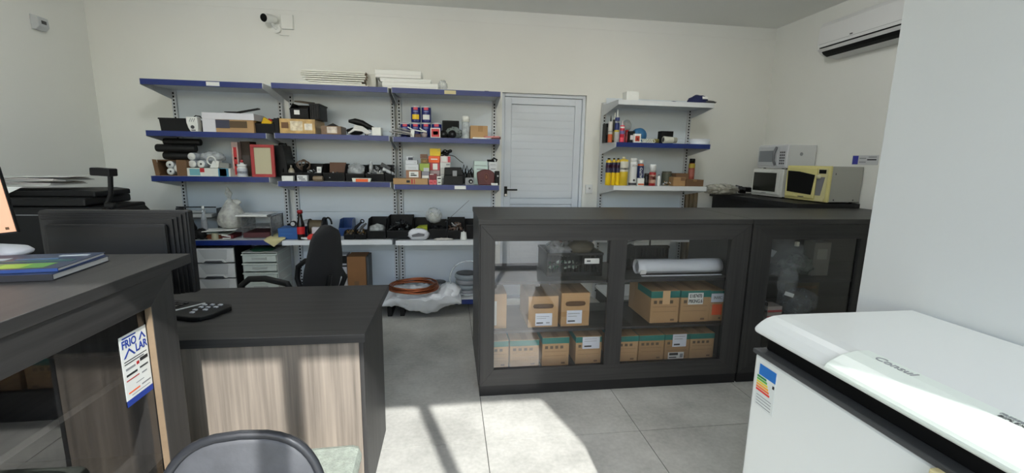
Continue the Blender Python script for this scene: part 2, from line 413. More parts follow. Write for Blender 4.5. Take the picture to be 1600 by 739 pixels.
# tall counter at the left, open shelves behind a glass front that faces +X
t = thing('reception_counter', 'tall dark wood counter with open shelves, bearing the blue and white poster', 'counter', (0, 0, 0))
CX = -0.876
part(t, 'top', MB().box(-1.52, CX + 0.004, 0.15, 1.60, 1.068, 1.10), WDY, 0.0015)
part(t, 'end_panel', MB().box(-1.50, CX - 0.021, 1.47, 1.495, 0.0, 1.067), WDZ)
part(t, 'end_panel', MB().box(-1.50, CX - 0.021, 0.18, 0.205, 0.0, 1.067), WDZ)
part(t, 'back_panel', MB().box(-1.50, -1.482, 0.206, 1.469, 0.0, 1.067), WDY)
part(t, 'shelf', MB().box(-1.48, CX - 0.06, 0.206, 1.469, 0.782, 0.80), WDY, 0.001)
part(t, 'shelf', MB().box(-1.48, CX - 0.06, 0.206, 1.469, 0.432, 0.45), WDY, 0.001)
part(t, 'floor_board', MB().box(-1.48, CX - 0.03, 0.206, 1.469, 0.09, 0.108), WDY)
ya, yb, za, zb = 0.28, 1.385, 0.171, 0.985
part(t, 'top_rail', MB().prism([(0.18, 1.067), (1.495, 1.067), (yb, zb), (ya, zb)], 'x', CX - 0.02, CX), WDY, 0.0012)
part(t, 'bottom_rail', MB().prism([(0.18, 0.067), (ya, za), (yb, za), (1.495, 0.067)], 'x', CX - 0.02, CX), WDY, 0.0012)
st = part(t, 'stile', MB().prism([(1.495, 0.067), (yb, za), (yb, zb), (1.495, 1.067)], 'x', CX - 0.02, CX), WDZ, 0.0012)
part(st, 'raw_edge', MB().box(CX - 0.019, CX - 0.001, yb - 0.0015, yb, za, zb), EDGE)
part(t, 'stile', MB().prism([(0.18, 0.067), (0.18, 1.067), (ya, zb), (ya, za)], 'x', CX - 0.02, CX), WDZ, 0.0012)
part(t, 'plinth', MB().box(-1.48, CX - 0.02, 0.2, 1.47, 0, 0.066), BW)
part(t, 'pane', MB().box(CX - 0.024, CX - 0.021, ya - 0.005, yb + 0.005, za - 0.005, zb + 0.005), glass('display_glass', 2.05))

# poster on the glass
t = thing('poster', 'blue and white poster reading FRIO LAR on the left counter', 'poster', (CX - 0.0205, 1.326, 0.83))
pw, ph = 0.108, 0.205
def PT(name, y0, y1, z0, z1, m, x=0.0008):
    part(t, name, MB().box(0, x, y0 * pw, y1 * pw, z0 * ph, z1 * ph), m)
PT('sheet', -0.5, 0.5, -0.5, 0.5, PAPER)
pblue = M((24, 58, 150), 0.6); 
PT('blue_band', -0.5, 0.5, -0.5, -0.41, pblue, 0.0011)
SIDE = (PI / 2, 0, PI / 2)
text(t, 'lettering', 'FRIO', 0.032, (0.0011, -0.17 * pw, 0.37 * ph), SIDE, pblue, 0.0003, sx=0.85, bold=0.0007)
text(t, 'lettering', 'LAR', 0.032, (0.0011, 0.25 * pw, 0.245 * ph), SIDE, pblue, 0.0003, sx=0.85, bold=0.0007)
part(t, 'roof_mark', MB().prism([(-0.42 * pw, 0.18 * ph), (-0.2 * pw, 0.30 * ph), (0.02 * pw, 0.18 * ph), (-0.05 * pw, 0.18 * ph), (-0.2 * pw, 0.265 * ph), (-0.35 * pw, 0.18 * ph)], 'x', 0.0009, 0.0013), pblue)
part(t, 'roof_mark', MB().prism([(0.18 * pw, 0.33 * ph), (0.32 * pw, 0.44 * ph), (0.46 * pw, 0.33 * ph), (0.40 * pw, 0.33 * ph), (0.32 * pw, 0.40 * ph), (0.24 * pw, 0.33 * ph)], 'x', 0.0009, 0.0013), pblue)
for k, (z, a, b, hh, m) in enumerate([(0.46, -0.4, 0.1, 0.02, pblue), (0.13, -0.42, 0.42, 0.012, INK), (0.095, -0.42, 0.3, 0.012, INK), (0.02, -0.4, -0.05, 0.03, GREY), (0.03, 0.0, 0.1, 0.045, RED), (0.05, 0.14, 0.44, 0.05, INK),
                                      (-0.07, -0.4, 0.0, 0.03, INK), (-0.06, 0.1, 0.42, 0.025, DGREY), (-0.14, -0.42, 0.05, 0.015, RED), (-0.15, 0.15, 0.35, 0.02, GREY), (-0.24, -0.1, 0.2, 0.01, GREY), (-0.32, -0.4, 0.02, 0.02, ORANGE), (-0.31, 0.1, 0.45, 0.02, GREY), (-0.37, -0.3, 0.4, 0.01, GREY)]):
    PT('print_line', a, b, z - hh / 2, z + hh / 2, m, 0.0012)

# desk
t = thing('desk', 'low dark wood desk with a pale ash front panel', 'desk', (0, 0, 0))
part(t, 'desktop', MB().box(-1.95, -0.333, 1.70, 2.40, 0.715, 0.75), WD, 0.002)
part(t, 'front_panel', MB().box(-1.90, -0.362, 1.722, 1.737, 0.02, 0.714), LWZ, 0.001, 'pale ash-grained front panel')
part(t, 'side_panel', MB().box(-0.361, -0.345, 1.722, 2.216, 0.0, 0.714), WDZ, 0.001)
part(t, 'side_panel', MB().box(-1.93, -1.905, 1.722, 2.216, 0.0, 0.714), WDZ, 0.001)

# ================================================================== chest freezer
FW = M((224, 229, 227), 0.28, coat=0.3)
t = thing('chest_freezer', 'white chest freezer standing against the inner wall', 'freezer', (0, 0, 0))
fy0, fy1 = 0.12, 1.245
part(t, 'body', MB().box(0.994, 1.575, fy0, fy1, 0.06, 0.822), FW, 0.01)
part(t, 'foot', MB().cyl((1.05, 1.18, 0), (1.05, 1.18, 0.06), 0.025), BLACK); part(t, 'foot', MB().cyl((1.52, 1.18, 0), (1.52, 1.18, 0.06), 0.025), BLACK)
part(t, 'foot', MB().cyl((1.05, 0.2, 0), (1.05, 0.2, 0.06), 0.025), BLACK); part(t, 'foot', MB().cyl((1.52, 0.2, 0), (1.52, 0.2, 0.06), 0.025), BLACK)
part(t, 'rim', MB().box(0.986, 1.578, fy0 - 0.004, fy1 + 0.004, 0.8225, 0.838), DGREY, 0.004, 'dark grey plastic rim')
part(t, 'gasket', MB().box(1.022, 1.56, fy0 + 0.01, fy1 - 0.012, 0.8385, 0.890), BLACKM, 0.004, 'black rubber gasket')
prof = [(0.992, 0.891), (0.984, 0.896), (0.982, 0.908), (0.990, 0.917), (1.004, 0.929), (1.022, 0.940), (1.045, 0.947), (1.08, 0.950), (1.565, 0.950), (1.576, 0.945), (1.578, 0.935), (1.578, 0.891)]
lid = part(t, 'lid', MB().prism(prof, 'y', fy0 - 0.005, fy1 + 0.005), FW, 0.006)
hp = [(0.966, 0.905), (0.960, 0.915), (0.966, 0.926), (0.982, 0.936), (1.010, 0.949), (1.050, 0.957), (1.085, 0.957), (1.10, 0.950), (1.0, 0.925), (0.982, 0.905)]
hd = part(lid, 'handle', MB().prism(hp, 'y', 0.545, 0.955), M((222, 232, 224), 0.35), 0.004)
text(hd, 'lettering', 'Consul', 0.034, (1.062, 0.86, 0.9578), (0, 0, -PI / 2), GREY, 0.0006)
text(hd, 'lettering', 'FREEZER', 0.012, (1.072, 0.635, 0.958), (0, 0, -PI / 2), GREY, 0.0004)
text(hd, 'lettering', 'BIPLEX', 0.014, (1.058, 0.63, 0.958), (0, 0, -PI / 2), DGREY, 0.0004)
lk = part(t, 'lock', MB().box(0.968, 0.992, 0.595, 0.685, 0.742, 0.826), M((206, 196, 150), 0.5), 0.004, 'cream plastic lock housing')
part(lk, 'key_cylinder', MB().lathe([(0.017, 0.0), (0.017, -0.006), (0.013, -0.007), (0.011, -0.003), (0.0, -0.003)], (0.969, 0.658, 0.792), 20, axis='x'), CHROME)
# energy label on the front
el = part(t, 'energy_label', MB().box(0.9926, 0.9936, 1.14, 1.222, 0.655, 0.80), M((214, 220, 218), 0.6), 0, 'energy rating sticker with coloured bars')
def EL(n, y0, y1, z0, z1, m): part(el, n, MB().box(0.9920, 0.9926, y0, y1, z0, z1), m)
EL('blue_header', 1.142, 1.215, 0.762, 0.798, M((28, 110, 190), 0.6))
for k, c in enumerate([(30, 130, 70), (90, 170, 60), (226, 210, 60), (240, 170, 50), (236, 120, 50), (220, 60, 50)]):
    EL('bar', 1.18 - 0.004 * k, 1.221, 0.752 - 0.009 * k, 0.7585 - 0.009 * k, M(c, 0.6))
EL('arrow', 1.144, 1.152, 0.742, 0.752, INK)
for k in range(4): EL('print_line', 1.15, 1.215, 0.692 - 0.01 * k, 0.694 - 0.01 * k, GREY)

# ================================================================== air conditioner on the right wall
t = thing('air_conditioner', 'white split air conditioner high on the right wall', 'air conditioner', (0, 0, 0))
ACW = M((212, 213, 212), 0.4)
prof = [(3.338, 2.64), (3.20, 2.64), (3.155, 2.625), (3.135, 2.59), (3.13, 2.45), (3.135, 2.41), (3.17, 2.375), (3.20, 2.362), (3.338, 2.345)]
part(t, 'body', MB().prism(prof, 'y', 2.74, 3.62), ACW, 0.006)
part(t, 'air_slot', MB().prism([(3.1545, 2.395), (3.151, 2.388), (3.172, 2.368), (3.205, 2.353), (3.208, 2.362), (3.175, 2.378)], 'y', 2.80, 3.585), BLACKM, 0, 'dark air outlet slot')
part(t, 'vane_gap', MB().prism([(3.1285, 2.424), (3.1325, 2.425), (3.1345, 2.415), (3.1305, 2.414)], 'y', 2.79, 3.59), BLACKM, 0, 'thin dark gap above the vane')
part(t, 'vane', MB().prism([(3.129, 2.412), (3.134, 2.413), (3.153, 2.396), (3.148, 2.391)], 'y', 2.80, 3.585), ACW)
part(t, 'seam', MB().box(3.129, 3.1325, 2.78, 3.60, 2.448, 2.4505), GREY)
part(t, 'logo', MB().box(3.1285, 3.1302, 3.28, 3.305, 2.458, 2.468), DGREY)

# two globe lamps on the ceiling, out of view above; they cast the soft shadows beside the outer shelves
GLOBE = emit((252, 252, 250), 22.0)
for lx, lab in ((-1.40, 'white glass globe lamp on the ceiling above the desk'), (1.62, 'white glass globe lamp on the ceiling above the display case')):
    t = thing('ceiling_lamp', lab, 'lamp', (lx, 2.50, ZC))
    part(t, 'canopy', MB().lathe([(0, -0.001), (0.06, -0.001), (0.055, -0.02), (0.03, -0.03), (0, -0.03)], n=24), WHITE)
    part(t, 'globe', MB().lathe([(0.028, -0.031)] + [(0.10 * math.sin(PI * k / 14), -0.128 + 0.10 * math.cos(PI * k / 14)) for k in range(2, 14)] + [(0.0, -0.228)], n=28), GLOBE)

# security camera, junction boxes
t = thing('security_camera', 'small white security camera with a black lens high on the back wall', 'camera', (-1.53, YB, 2.59))
part(t, 'base', MB().cyl((0.02, -0.001, -0.05), (0.02, -0.025, -0.05), 0.038), WHITE)
part(t, 'arm', MB().tube([(0.02, -0.02, -0.05), (0.015, -0.06, -0.04), (0.0, -0.08, -0.01)], 0.012), WHITE)
part(t, 'housing', MB().cyl((0.015, -0.045, 0.018), (-0.03, -0.15, -0.002), 0.034, 0.037, 20), WHITE)
part(t, 'lens', MB().cyl((-0.0301, -0.1503, -0.002), (-0.032, -0.155, -0.003), 0.033, 0.031, 20), BLACKM, 0, 'black lens face')
part(t, 'cable', MB().tube([(0.035, -0.012, -0.088), (0.05, -0.012, -0.10), (0.12, -0.008, -0.10)], 0.004), WHITE)
single('junction_box', 'flat white junction box beside the security camera', 'junction box', MB().box(-0.05, 0.05, -0.03, -0.0005, -0.06, 0.06).box(-0.046, 0.046, -0.033, -0.03, -0.056, 0.056), wall_m, (-1.415, YB, 2.60), bevel=0.002)
t = thing('sensor_box', 'small grey alarm sensor on the left wall', 'sensor', (XL, 3.93, 2.37))
part(t, 'housing', MB().prism([(0, 0.05), (0.05, 0.035), (0.055, -0.03), (0.03, -0.055), (0, -0.055)], 'y', -0.045, 0.045), LGREY, 0.004)
part(t, 'lens', MB().box(0.052, 0.057, -0.02, 0.02, -0.012, 0.012), DGREY, 0.002)
t = thing('wall_socket', 'white wall socket box between the door and the right shelves', 'socket', (1.415, YB, 1.155))
part(t, 'plate', MB().box(-0.035, 0.035, -0.03, -0.0005, -0.045, 0.045), M((214, 218, 220), 0.5), 0.003)
part(t, 'socket_hole', MB().cyl((0, -0.0301, 0.008), (0, -0.032, 0.008), 0.01), GREY)

# ================================================================== shelving
SHM = M((196, 200, 204), 0.45); BLR = M((20, 42, 108), 0.35, var=0.06, scale=6); WHR = M((214, 218, 220), 0.35)
YU, YS = 4.355, 3.96
def upright(t, x):
    u = part(t, 'upright', MB().box(x - 0.018, x + 0.018, YU, YU + 0.055, 0.0, 2.012), SHM, 0.001)
    mb = MB()
    for k in range(64):
        z = 0.08 + k * 0.0296
        mb.box(x - 0.0062, x + 0.0062, YU - 0.0012, YU - 0.0002, z, z + 0.0165)
    s = part(u, 'slots', mb, BLACKM); s['kind'] = 'stuff'
def bay(label, x0, x1, rows, base, zb, tags, panel=(0.16, 2.06)):
    t = thing('shelving_unit', label, 'shelving', (0, 0, 0))
    upright(t, x0 + 0.024); upright(t, x1 - 0.024)
    n = 5
    for k in range(n):
        a = panel[0] + (panel[1] - panel[0]) * k / n; b = panel[0] + (panel[1] - panel[0]) * (k + 1) / n
        part(t, 'back_panel', MB().box(x0 + 0.043, x1 - 0.043, YU + 0.022, YU + 0.03, a + 0.001, b - 0.001), M((212, 221, 228), 0.45))
    for z, c in rows:
        s = part(t, 'shelf', MB().box(x0 + 0.02, x1 - 0.02, YS + 0.004, YU - 0.002, z - 0.03, z - 0.0), SHM, 0.001)
        part(s, 'front_rail', MB().box(x0 + 0.012, x1 - 0.012, YS, YS + 0.0038, z - 0.042, z).box(x0 + 0.012, x1 - 0.012, YS + 0.0038, YS + 0.02, z - 0.042, z - 0.040), BLR if c == 'b' else WHR, 0, 'blue front rail' if c == 'b' else 'white front rail')
        for xx in (x0 + 0.008, x1 - 0.0125):
            part(s, 'bracket', MB().prism([(YS + 0.002, z), (YS + 0.002, z - 0.044), (YU - 0.05, z - 0.10), (YU, z - 0.105), (YU, z)], 'x', xx, xx + 0.0045), SHM)
    if base:
        s = part(t, 'base_shelf', MB().box(x0 + 0.02, x1 - 0.02, YS + 0.004, YU - 0.002, zb - 0.03, zb), WHR, 0.001)
        part(s, 'front_rail', MB().box(x0 + 0.012, x1 - 0.012, YS, YS + 0.0038, zb - 0.045, zb), BLR if base == 'b' else WHR)
        for xx in (x0 + 0.03, x1 - 0.07):
            part(t, 'foot', MB().box(xx, xx + 0.04, YS + 0.02, YU + 0.05, 0, zb - 0.031), BLACK)
    for (x, z, w, c) in tags:
        part(t, 'price_tag', MB().box(x - w / 2, x + w / 2, YS - 0.0015, YS - 0.0003, z - 0.036, z - 0.006), c)
    return t
YTAG = M((206, 196, 150), 0.6)
bay('leftmost shelving bay with blue rails above the white drawers', -2.40, -1.485, [(2.008, 'b'), (1.614, 'b'), (1.255, 'b'), (0.722, 'b')], None, 0.15, [(-1.863, 2.008, 0.098, PAPER)])
bay('middle shelving bay with three blue rails behind the office chair', -1.44, -0.502, [(2.015, 'b'), (1.618, 'b'), (1.224, 'b'), (0.717, 'w')], 'w', 0.15, [])
bay('shelving bay beside the white door, stacked with blue cans and small boxes', -0.49, 0.449, [(2.015, 'b'), (1.613, 'b'), (1.207, 'b'), (0.709, 'w')], 'b', 0.15, [(0.006, 2.015, 0.098, YTAG), (0.09, 1.207, 0.10, PAPER)])
bay('right shelving bay holding spray cans, beyond the white door', 1.50, 2.45, [(1.99, 'w'), (1.614, 'b'), (1.217, 'w'), (0.72, 'w')], 'w', 0.15, [])

# ================================================================== builders for the goods on the shelves
def carton(name, label, cat, b, d, mat, stickers=(), tape=None, rz=0.0, group=None, lid=None, bevel=0.002):
    """box with its front face at y; stickers are thin printed labels on the front (u0, u1, v0, v1, material)"""
    xc, y, z0, w, h = b
    t = thing(name, label, cat, (xc, y + d / 2, z0 + 0.0008), rz, group)
    part(t, 'body', MB().box(-w / 2, w / 2, -d / 2, d / 2, 0.0004, h), mat, bevel)
    if lid:
        part(t, 'lid', MB().box(-w / 2 - 0.001, w / 2 + 0.001, -d / 2 - 0.001, d / 2 + 0.001, h * 0.72, h + 0.001), lid, bevel)
    else:
        part(t, 'flap_seam', MB().box(-w / 2 + 0.002, w / 2 - 0.002, -0.001, 0.001, h, h + 0.0004), INK)
    if tape:
        part(t, 'tape', MB().box(-0.018, 0.018, -d / 2 - 0.0008, d / 2, h, h + 0.0006).box(-0.018, 0.018, -d / 2 - 0.0008, -d / 2, h * 0.75, h + 0.0006), tape)
    e = 0.0016 if lid else 0.0006
    for (u0, u1, v0, v1, m) in stickers:
        part(t, 'label', MB().box(u0 * w, u1 * w, -d / 2 - e - 0.0006, -d / 2 - e + 0.0002, v0 * h, v1 * h), m)
    return t
def bottle(name, label, cat, b, body, bands=(), cap=None, prof=None, capr=0.6, caph=0.12, group=None, mid=0.03):
    """round container seen from the front: b gives its middle x, front y, base z, width, height"""
    xc, y, z0, w, h = b; r = w / 2
    t = thing(name, label, cat, (xc, y + r, z0 + 0.0006), 0, group)
    hb = h * (1 - caph) if cap else h
    pr = prof or [(0.92, 0.0), (1.0, 0.02), (1.0, 0.93), (0.9, 0.965), (capr * 0.95, 1.0)]
    pr = [(q * r, v * hb) for q, v in pr]
    part(t, 'body', MB().lathe([(0.0, 0.0003)] + [(q, max(v, 0.0003)) for q, v in pr] + [(0.0, hb)]), body)
    def rad(v):
        for (r0, v0), (r1, v1) in zip(pr[:-1], pr[1:]):
            if v0 <= v <= v1: return r0 + (r1 - r0) * (v - v0) / max(v1 - v0, 1e-6)
        return pr[-1][0]
    for v0, v1, m in bands:
        ks = [v0 + (v1 - v0) * k / 5 for k in range(6)]
        part(t, 'label', MB().lathe([(rad(k * hb) + 0.0006, k * hb) for k in ks]), m)
    if cap:
        part(t, 'cap', MB().lathe([(0.0, hb), (capr * r, hb), (capr * r, hb + h * caph * 0.85), (capr * r * 0.85, h), (0, h)]), cap)
    return t
def pbin(name, label, b, d, mat=PLBLK, lip=0.45, group=None, tagm=None):
    """stackable parts bin: high back, sides sloping to a low front lip"""
    xc, y, z0, w, h = b
    t = thing(name, label, 'bin', (xc, y, z0 + 0.001), 0, group)
    th = 0.003; f = h * lip
    side = [(0.012, 0.0), (0, f), (0.0, f), (d * 0.35, h), (d, h), (d, 0.0)]
    side = [(0.012, 0.0), (0, f), (d * 0.35, h), (d, h), (d, 0.0)]
    part(t, 'side_wall', MB().prism(side, 'x', -w / 2, -w / 2 + th), mat); part(t, 'side_wall', MB().prism(side, 'x', w / 2 - th, w / 2), mat)
    part(t, 'bottom', MB().box(-w / 2 + th, w / 2 - th, 0.012, d, 0.0005, 0.004), mat)
    part(t, 'back_wall', MB().box(-w / 2 + th, w / 2 - th, d - th, d, 0.004, h), mat)
    part(t, 'front_lip', MB().prism([(0.012, 0.0005), (0, f), (0.004, f + 0.003), (0.016, 0.0005)], 'x', -w / 2 + th, w / 2 - th).box(-w / 2 - 0.002, w / 2 + 0.002, -0.004, 0.004, f - 0.004, f + 0.004), mat)
    if tagm:
        part(t, 'label', MB().box(-w * 0.25, w * 0.05, -0.0055, -0.0045, f * 0.45, f * 0.9), tagm)
    return t
def heap(name, label, cat, c, sx, sy, sz, n, mats, seed, sizes=(0.008, 0.03), kind='stuff'):
    """loose small hardware nobody could count, filling a bin"""
    q = random.Random(seed); mb = MB()
    for k in range(n):
        x, y = (q.random() - 0.5) * sx, (q.random() - 0.5) * sy
        z = q.random() * sz * (1 - abs(2 * x / sx) * 0.5) + 0.006
        s = sizes[0] + (sizes[1] - sizes[0]) * q.random(); mi = q.randrange(len(mats))
        if q.random() < 0.5:
            a = Vector((q.random() - 0.5, q.random() - 0.5, (q.random() - 0.5) * 0.6)).normalized() * s
            mb.cyl((x - a.x, y - a.y, z - a.z + s * 0.3), (x + a.x, y + a.y, z + a.z + s * 0.3), s * 0.28, n=7, m=mi)
        else:
            mb.rbox((x, y, z + s * 0.3), (s, s * 0.8, s * 0.5), (q.random() * 3, q.random() * 3, q.random() * 3), mi)
    o = single(name, label, cat, mb, list(mats), c); o['kind'] = kind
    return o
def roll_y(name, label, cat, x, z, r, y0, y1, side, end, core=None, group=None):
    t = thing(name, label, cat, (x, y0, z), 0, group)
    part(t, 'wrap', MB().lathe([(r * 0.97, 0.0), (r, 0.004), (r, y1 - y0)], n=20, axis='y'), side)
    mb = MB().lathe([(r * 0.32, -0.0005), (r * 0.95, -0.0005)], n=20, axis='y') if core else MB().lathe([(0.0, -0.0008), (r * 0.95, -0.0008)], n=20, axis='y')
    part(t, 'end_face', MB().lathe([(r * 0.3, -0.001), (r * 0.95, -0.001), (r * 0.95, -0.0002), (r * 0.3, -0.0002)], n=20, axis='y'), end)
    part(t, 'core', MB().lathe([(0.0, -0.0012), (r * 0.28, -0.0012), (r * 0.28, -0.0002)], n=14, axis='y'), core or end)
    return t
def bag(name, label, b, depth, mat, seed, amp=0.25, cat='bag', inner=None, sub=3, crease=True, group=None, freq=2.6):
    xc, y, z0, w, h = b
    t = thing(name, label, cat, (xc, y + depth / 2, z0), 0, group)
    part(t, 'film', MB().blob((0, 0, h * 0.5), (w / 2, depth / 2, h * 0.52), seed, amp, freq, sub, 0, 0.0, crease), mat)
    if inner:
        part(t, 'contents', MB().blob((0, 0, h * 0.36), (w * 0.36, depth * 0.34, h * 0.34), seed + 3, 0.3, 4, 3, 0, 0.001), inner)
    return t

# ------------------------------------------------------------------ on top of the shelving
t = thing('panel_stack', 'stack of thin white panels with brown edges on the top shelf', 'panels', (0, 0, 0))
q = random.Random(2)
pc = [(-1.2114, 4, 2.0202), (-0.6764, 4, 2.042)]
x0, x1 = pc[0][0], pc[1][0]
x0, x1 = -1.22, -0.70
PNL = M((224, 224, 214), 0.5)
for k, (z, a, b, tilt) in enumerate([(2.0165, -0.015, 0.02, 0), (2.029, -0.01, 0.0, 0), (2.044, 0.06, -0.03, 0.006), (2.062, 0.03, -0.01, 0.006), (2.080, 0.01, 0.0, 0.003), (2.098, 0.0, 0.005, 0.0), (2.114, 0.0, -0.005, -0.001), (2.129, 0.01, 0.0, -0.001)]):
    w_ = (x1 + b) - (x0 + a)
    part(t, 'panel', MB().rbox(((x0 + a + x1 + b) / 2, 4.155 + 0.004 * k, z + 0.006), (w_, 0.30, 0.0105), (0, tilt, 0)), PNL, 0.001)
    part(t, 'edge_band', MB().rbox((x1 + b + 0.0015, 4.155 + 0.004 * k, z + 0.006 - tilt * w_ / 2), (0.002, 0.30, 0.010), (0, tilt, 0)), KRAFTD)
carton('small_box', 'small plain white box between the two white stacks on the top shelf', 'box', (-0.6679, 4.1, 2.015, 0.0799, 0.1223), 0.12, M((206, 206, 198), 0.6))
FOAM = M((232, 232, 228), 0.85, bump=0.1, bscale=150)
b1 = (-0.377, 4.01, 2.015, 0.4258, 0.0616)
def slab(name, label, b, d, mat, rz=0):
    xc, y, z0, w, h = b
    t = thing(name, label, 'foam slab', (xc, y + d / 2, z0), rz)
    part(t, 'slab', MB().box(-w / 2, w / 2, -d / 2, d / 2, 0.0005, h * 0.8), mat, 0.004)
    part(t, 'wrapping', MB().box(-w / 2 - 0.004, w / 2 + 0.004, -d / 2 - 0.004, d / 2 + 0.004, h * 0.35, h), M((228, 230, 226), 0.35, bump=0.2, bscale=25), 0.006)
    return t
slab('foam_slab', 'lowest white foam slab of the wrapped pile on the top shelf', (-0.33, 4.02, 2.0165, 0.46, 0.052), 0.28, FOAM)
slab('foam_slab', 'thin middle white foam slab of the wrapped pile on the top shelf', (-0.37, 4.03, 2.070, 0.42, 0.032), 0.26, FOAM)
slab('foam_slab', 'topmost white foam slab of the wrapped pile on the top shelf', (-0.43, 4.03, 2.104, 0.38, 0.065), 0.26, FOAM)
bag('plastic_wrap', 'loose clear plastic at the right end of the foam pile', (-0.06, 4.05, 2.0165, 0.08, 0.095), 0.15, FILM, 5, 0.35)
t = thing('paper_sheet', 'flat white sheet lying above the yellow shelf tag beside the door', 'paper', (0.1, 4.0, 2.0155))
part(t, 'sheet', MB().box(-0.25, 0.2, -0.03, 0.25, 0.0, 0.004), PAPER); part(t, 'black_edge', MB().box(0.13, 0.24, 0.0, 0.2, 0.0045, 0.008), BLACK)
carton('small_box', 'white box standing on the top white shelf at the right', 'box', (1.6519, 3.99, 1.99, 0.116, 0.0781), 0.10, WHITE, [(-0.3, 0.3, 0.3, 0.6, PAPER)])
t = thing('cap', 'dark blue fabric cap with a grey brim on the top right shelf', 'cap', (2.33, 4.06, 1.9905))
NAVY = M((28, 36, 78), 0.9, bump=0.2, bscale=150)
part(t, 'crown', MB().blob((0, 0, 0.0), (0.10, 0.09, 0.085), 3, 0.15, 2.5, 3, 0, 0.0), NAVY)
part(t, 'brim', MB().blob((0.075, -0.02, 0.015), (0.09, 0.07, 0.016), 6, 0.2, 2, 3, 0, 0.0), DGREY); part(t, 'badge', MB().rbox((0.02, -0.088, 0.045), (0.05, 0.004, 0.024), (-0.35, 0, 0)), PAPER)
single('cloth', 'small dark blue cloth beside the cap on the top right shelf', 'cloth', MB().blob((0, 0, 0.0), (0.055, 0.05, 0.02), 9, 0.3, 3, 3, 0, 0.0), NAVY, (2.09, 4.08, 1.9905))

# ------------------------------------------------------------------ leftmost bay, second shelf
t = thing('crate', 'open black plastic crate at the left end of the second shelf', 'crate', (-2.21, 4.03, 1.6145))
w, d, h = 0.21, 0.24, 0.105
for n_, mb in (('wall', MB().prism([(-w / 2 - 0.01, h), (w / 2 + 0.01, h), (w / 2, 0), (-w / 2, 0)], 'y', 0, 0.006)), ('wall', MB().prism([(-w / 2 - 0.01, h), (w / 2 + 0.01, h), (w / 2, 0), (-w / 2, 0)], 'y', d - 0.006, d)),
               ('wall', MB().box(-w / 2 - 0.004, -w / 2 + 0.002, 0.006, d - 0.006, 0, h)), ('wall', MB().box(w / 2 - 0.002, w / 2 + 0.004, 0.006, d - 0.006, 0, h)), ('bottom', MB().box(-w / 2 + 0.002, w / 2 - 0.002, 0.006, d - 0.006, 0, 0.005)), ('rim', MB().box(-w / 2 - 0.014, w / 2 + 0.014, -0.004, 0.0, h - 0.012, h))):
    part(t, n_, mb, PLBLK)
t = thing('power_adapter', 'white plastic device with a round dark lens on the second shelf', 'device', (-2.055, 3.985, 1.6145))
part(t, 'shell', MB().prism([(-0.045, 0.115), (0.035, 0.115), (0.04, 0.06), (0.035, 0.0), (-0.02, 0.0), (-0.035, 0.03), (-0.045, 0.07)], 'y', 0, 0.06), M((222, 224, 220), 0.5), 0.004)
part(t, 'lens', MB().cyl((0.0, -0.001, 0.035), (0.0, -0.004, 0.035), 0.014), DGREY); part(t, 'slot', MB().box(-0.01, 0.02, -0.003, -0.0005, 0.008, 0.014), INK)
for k in range(3): part(t, 'vent', MB().rbox((-0.015 + 0.015 * k, -0.001, 0.09), (0.004, 0.002, 0.03), (0, 0.4, 0)), GREY)
part(t, 'cable', MB().tube([(0.0, 0.03, 0.115), (0.01, 0.04, 0.128), (0.03, 0.06, 0.125), (0.04, 0.1, 0.10)], 0.004), BLACK)
bb = (-1.7874, 3.99, 1.614, 0.3895, 0.1546)
xc, y, z0, w, h = bb
t = thing('picture_box', 'cardboard box with a white frame and dark picture on the front', 'box', (xc, y, z0))
part(t, 'body', MB().box(-w / 2 + 0.004, w / 2 - 0.004, 0.004, 0.22, 0.0005, h - 0.012), KRAFT, 0.002)
part(t, 'white_rim', MB().box(-w / 2, w / 2 + 0.004, -0.002, 0.225, h * 0.66, h), M((210, 210, 216), 0.6), 0.002)
part(t, 'white_side', MB().box(-w / 2, -w / 2 + 0.075 * w / 0.3, -0.002, 0.003, 0.002, h * 0.66), M((210, 210, 216), 0.6))
part(t, 'picture', MB().box(-w * 0.36, w * 0.02, 0.0015, 0.0038, h * 0.22, h * 0.64), M((52, 54, 74), 0.5))
part(t, 'picture', MB().box(w * 0.02, w * 0.36, 0.0015, 0.0038, h * 0.25, h * 0.60), M((84, 66, 40), 0.6))
t = thing('fan_blade', 'long thin black blade lying over the framed cardboard box', 'blade', (0, 0, 0))
a, b2 = (-1.8525, 4.1, 1.7877), (-1.5889, 4.2, 1.8199)
part(t, 'blade', MB().prism([(a[0], a[2] - 0.006), (a[0], a[2]), (a[0] + 0.1, a[2] + 0.002), (b2[0], b2[2] + 0.004), (b2[0], b2[2] - 0.004), (a[0] + 0.1, a[2] - 0.008)], 'y', 4.08, 4.13), BLACK)
part(t, 'hub', MB().cyl(((a[0] + b2[0]) / 2 - 0.03, 4.10, 1.614 + 0.138), ((a[0] + b2[0]) / 2 - 0.03, 4.10, a[2] - 0.004), 0.016), BLACK)
pbin('parts_bin', 'black parts bin with yellow packets beside the framed cardboard box', (-1.5233, 4.02, 1.614, 0.1519, 0.1379), 0.26, lip=0.55)
t = thing('packet', 'yellow and red packet sticking out of the black bin', 'packet', (-1.53, 4.1, 1.68))
part(t, 'wrapper', MB().rbox((0, 0, 0.03), (0.075, 0.02, 0.055), (0.2, 0.5, 0)), M((230, 190, 40), 0.4)); part(t, 'label', MB().rbox((0.022, -0.011, 0.035), (0.03, 0.004, 0.05), (0.2, 0.5, 0)), RED)
t = thing('packet', 'small flat yellow packet lying in the black bin', 'packet', (-1.5798, 4.07, 1.6712))
part(t, 'wrapper', MB().rbox((0, 0, 0.0), (0.06, 0.03, 0.02), (0.1, -0.2, 0)), M((226, 196, 60), 0.4)); part(t, 'fold', MB().rbox((0.03, 0, 0.0), (0.02, 0.031, 0.012), (0.1, -0.4, 0)), PAPER)
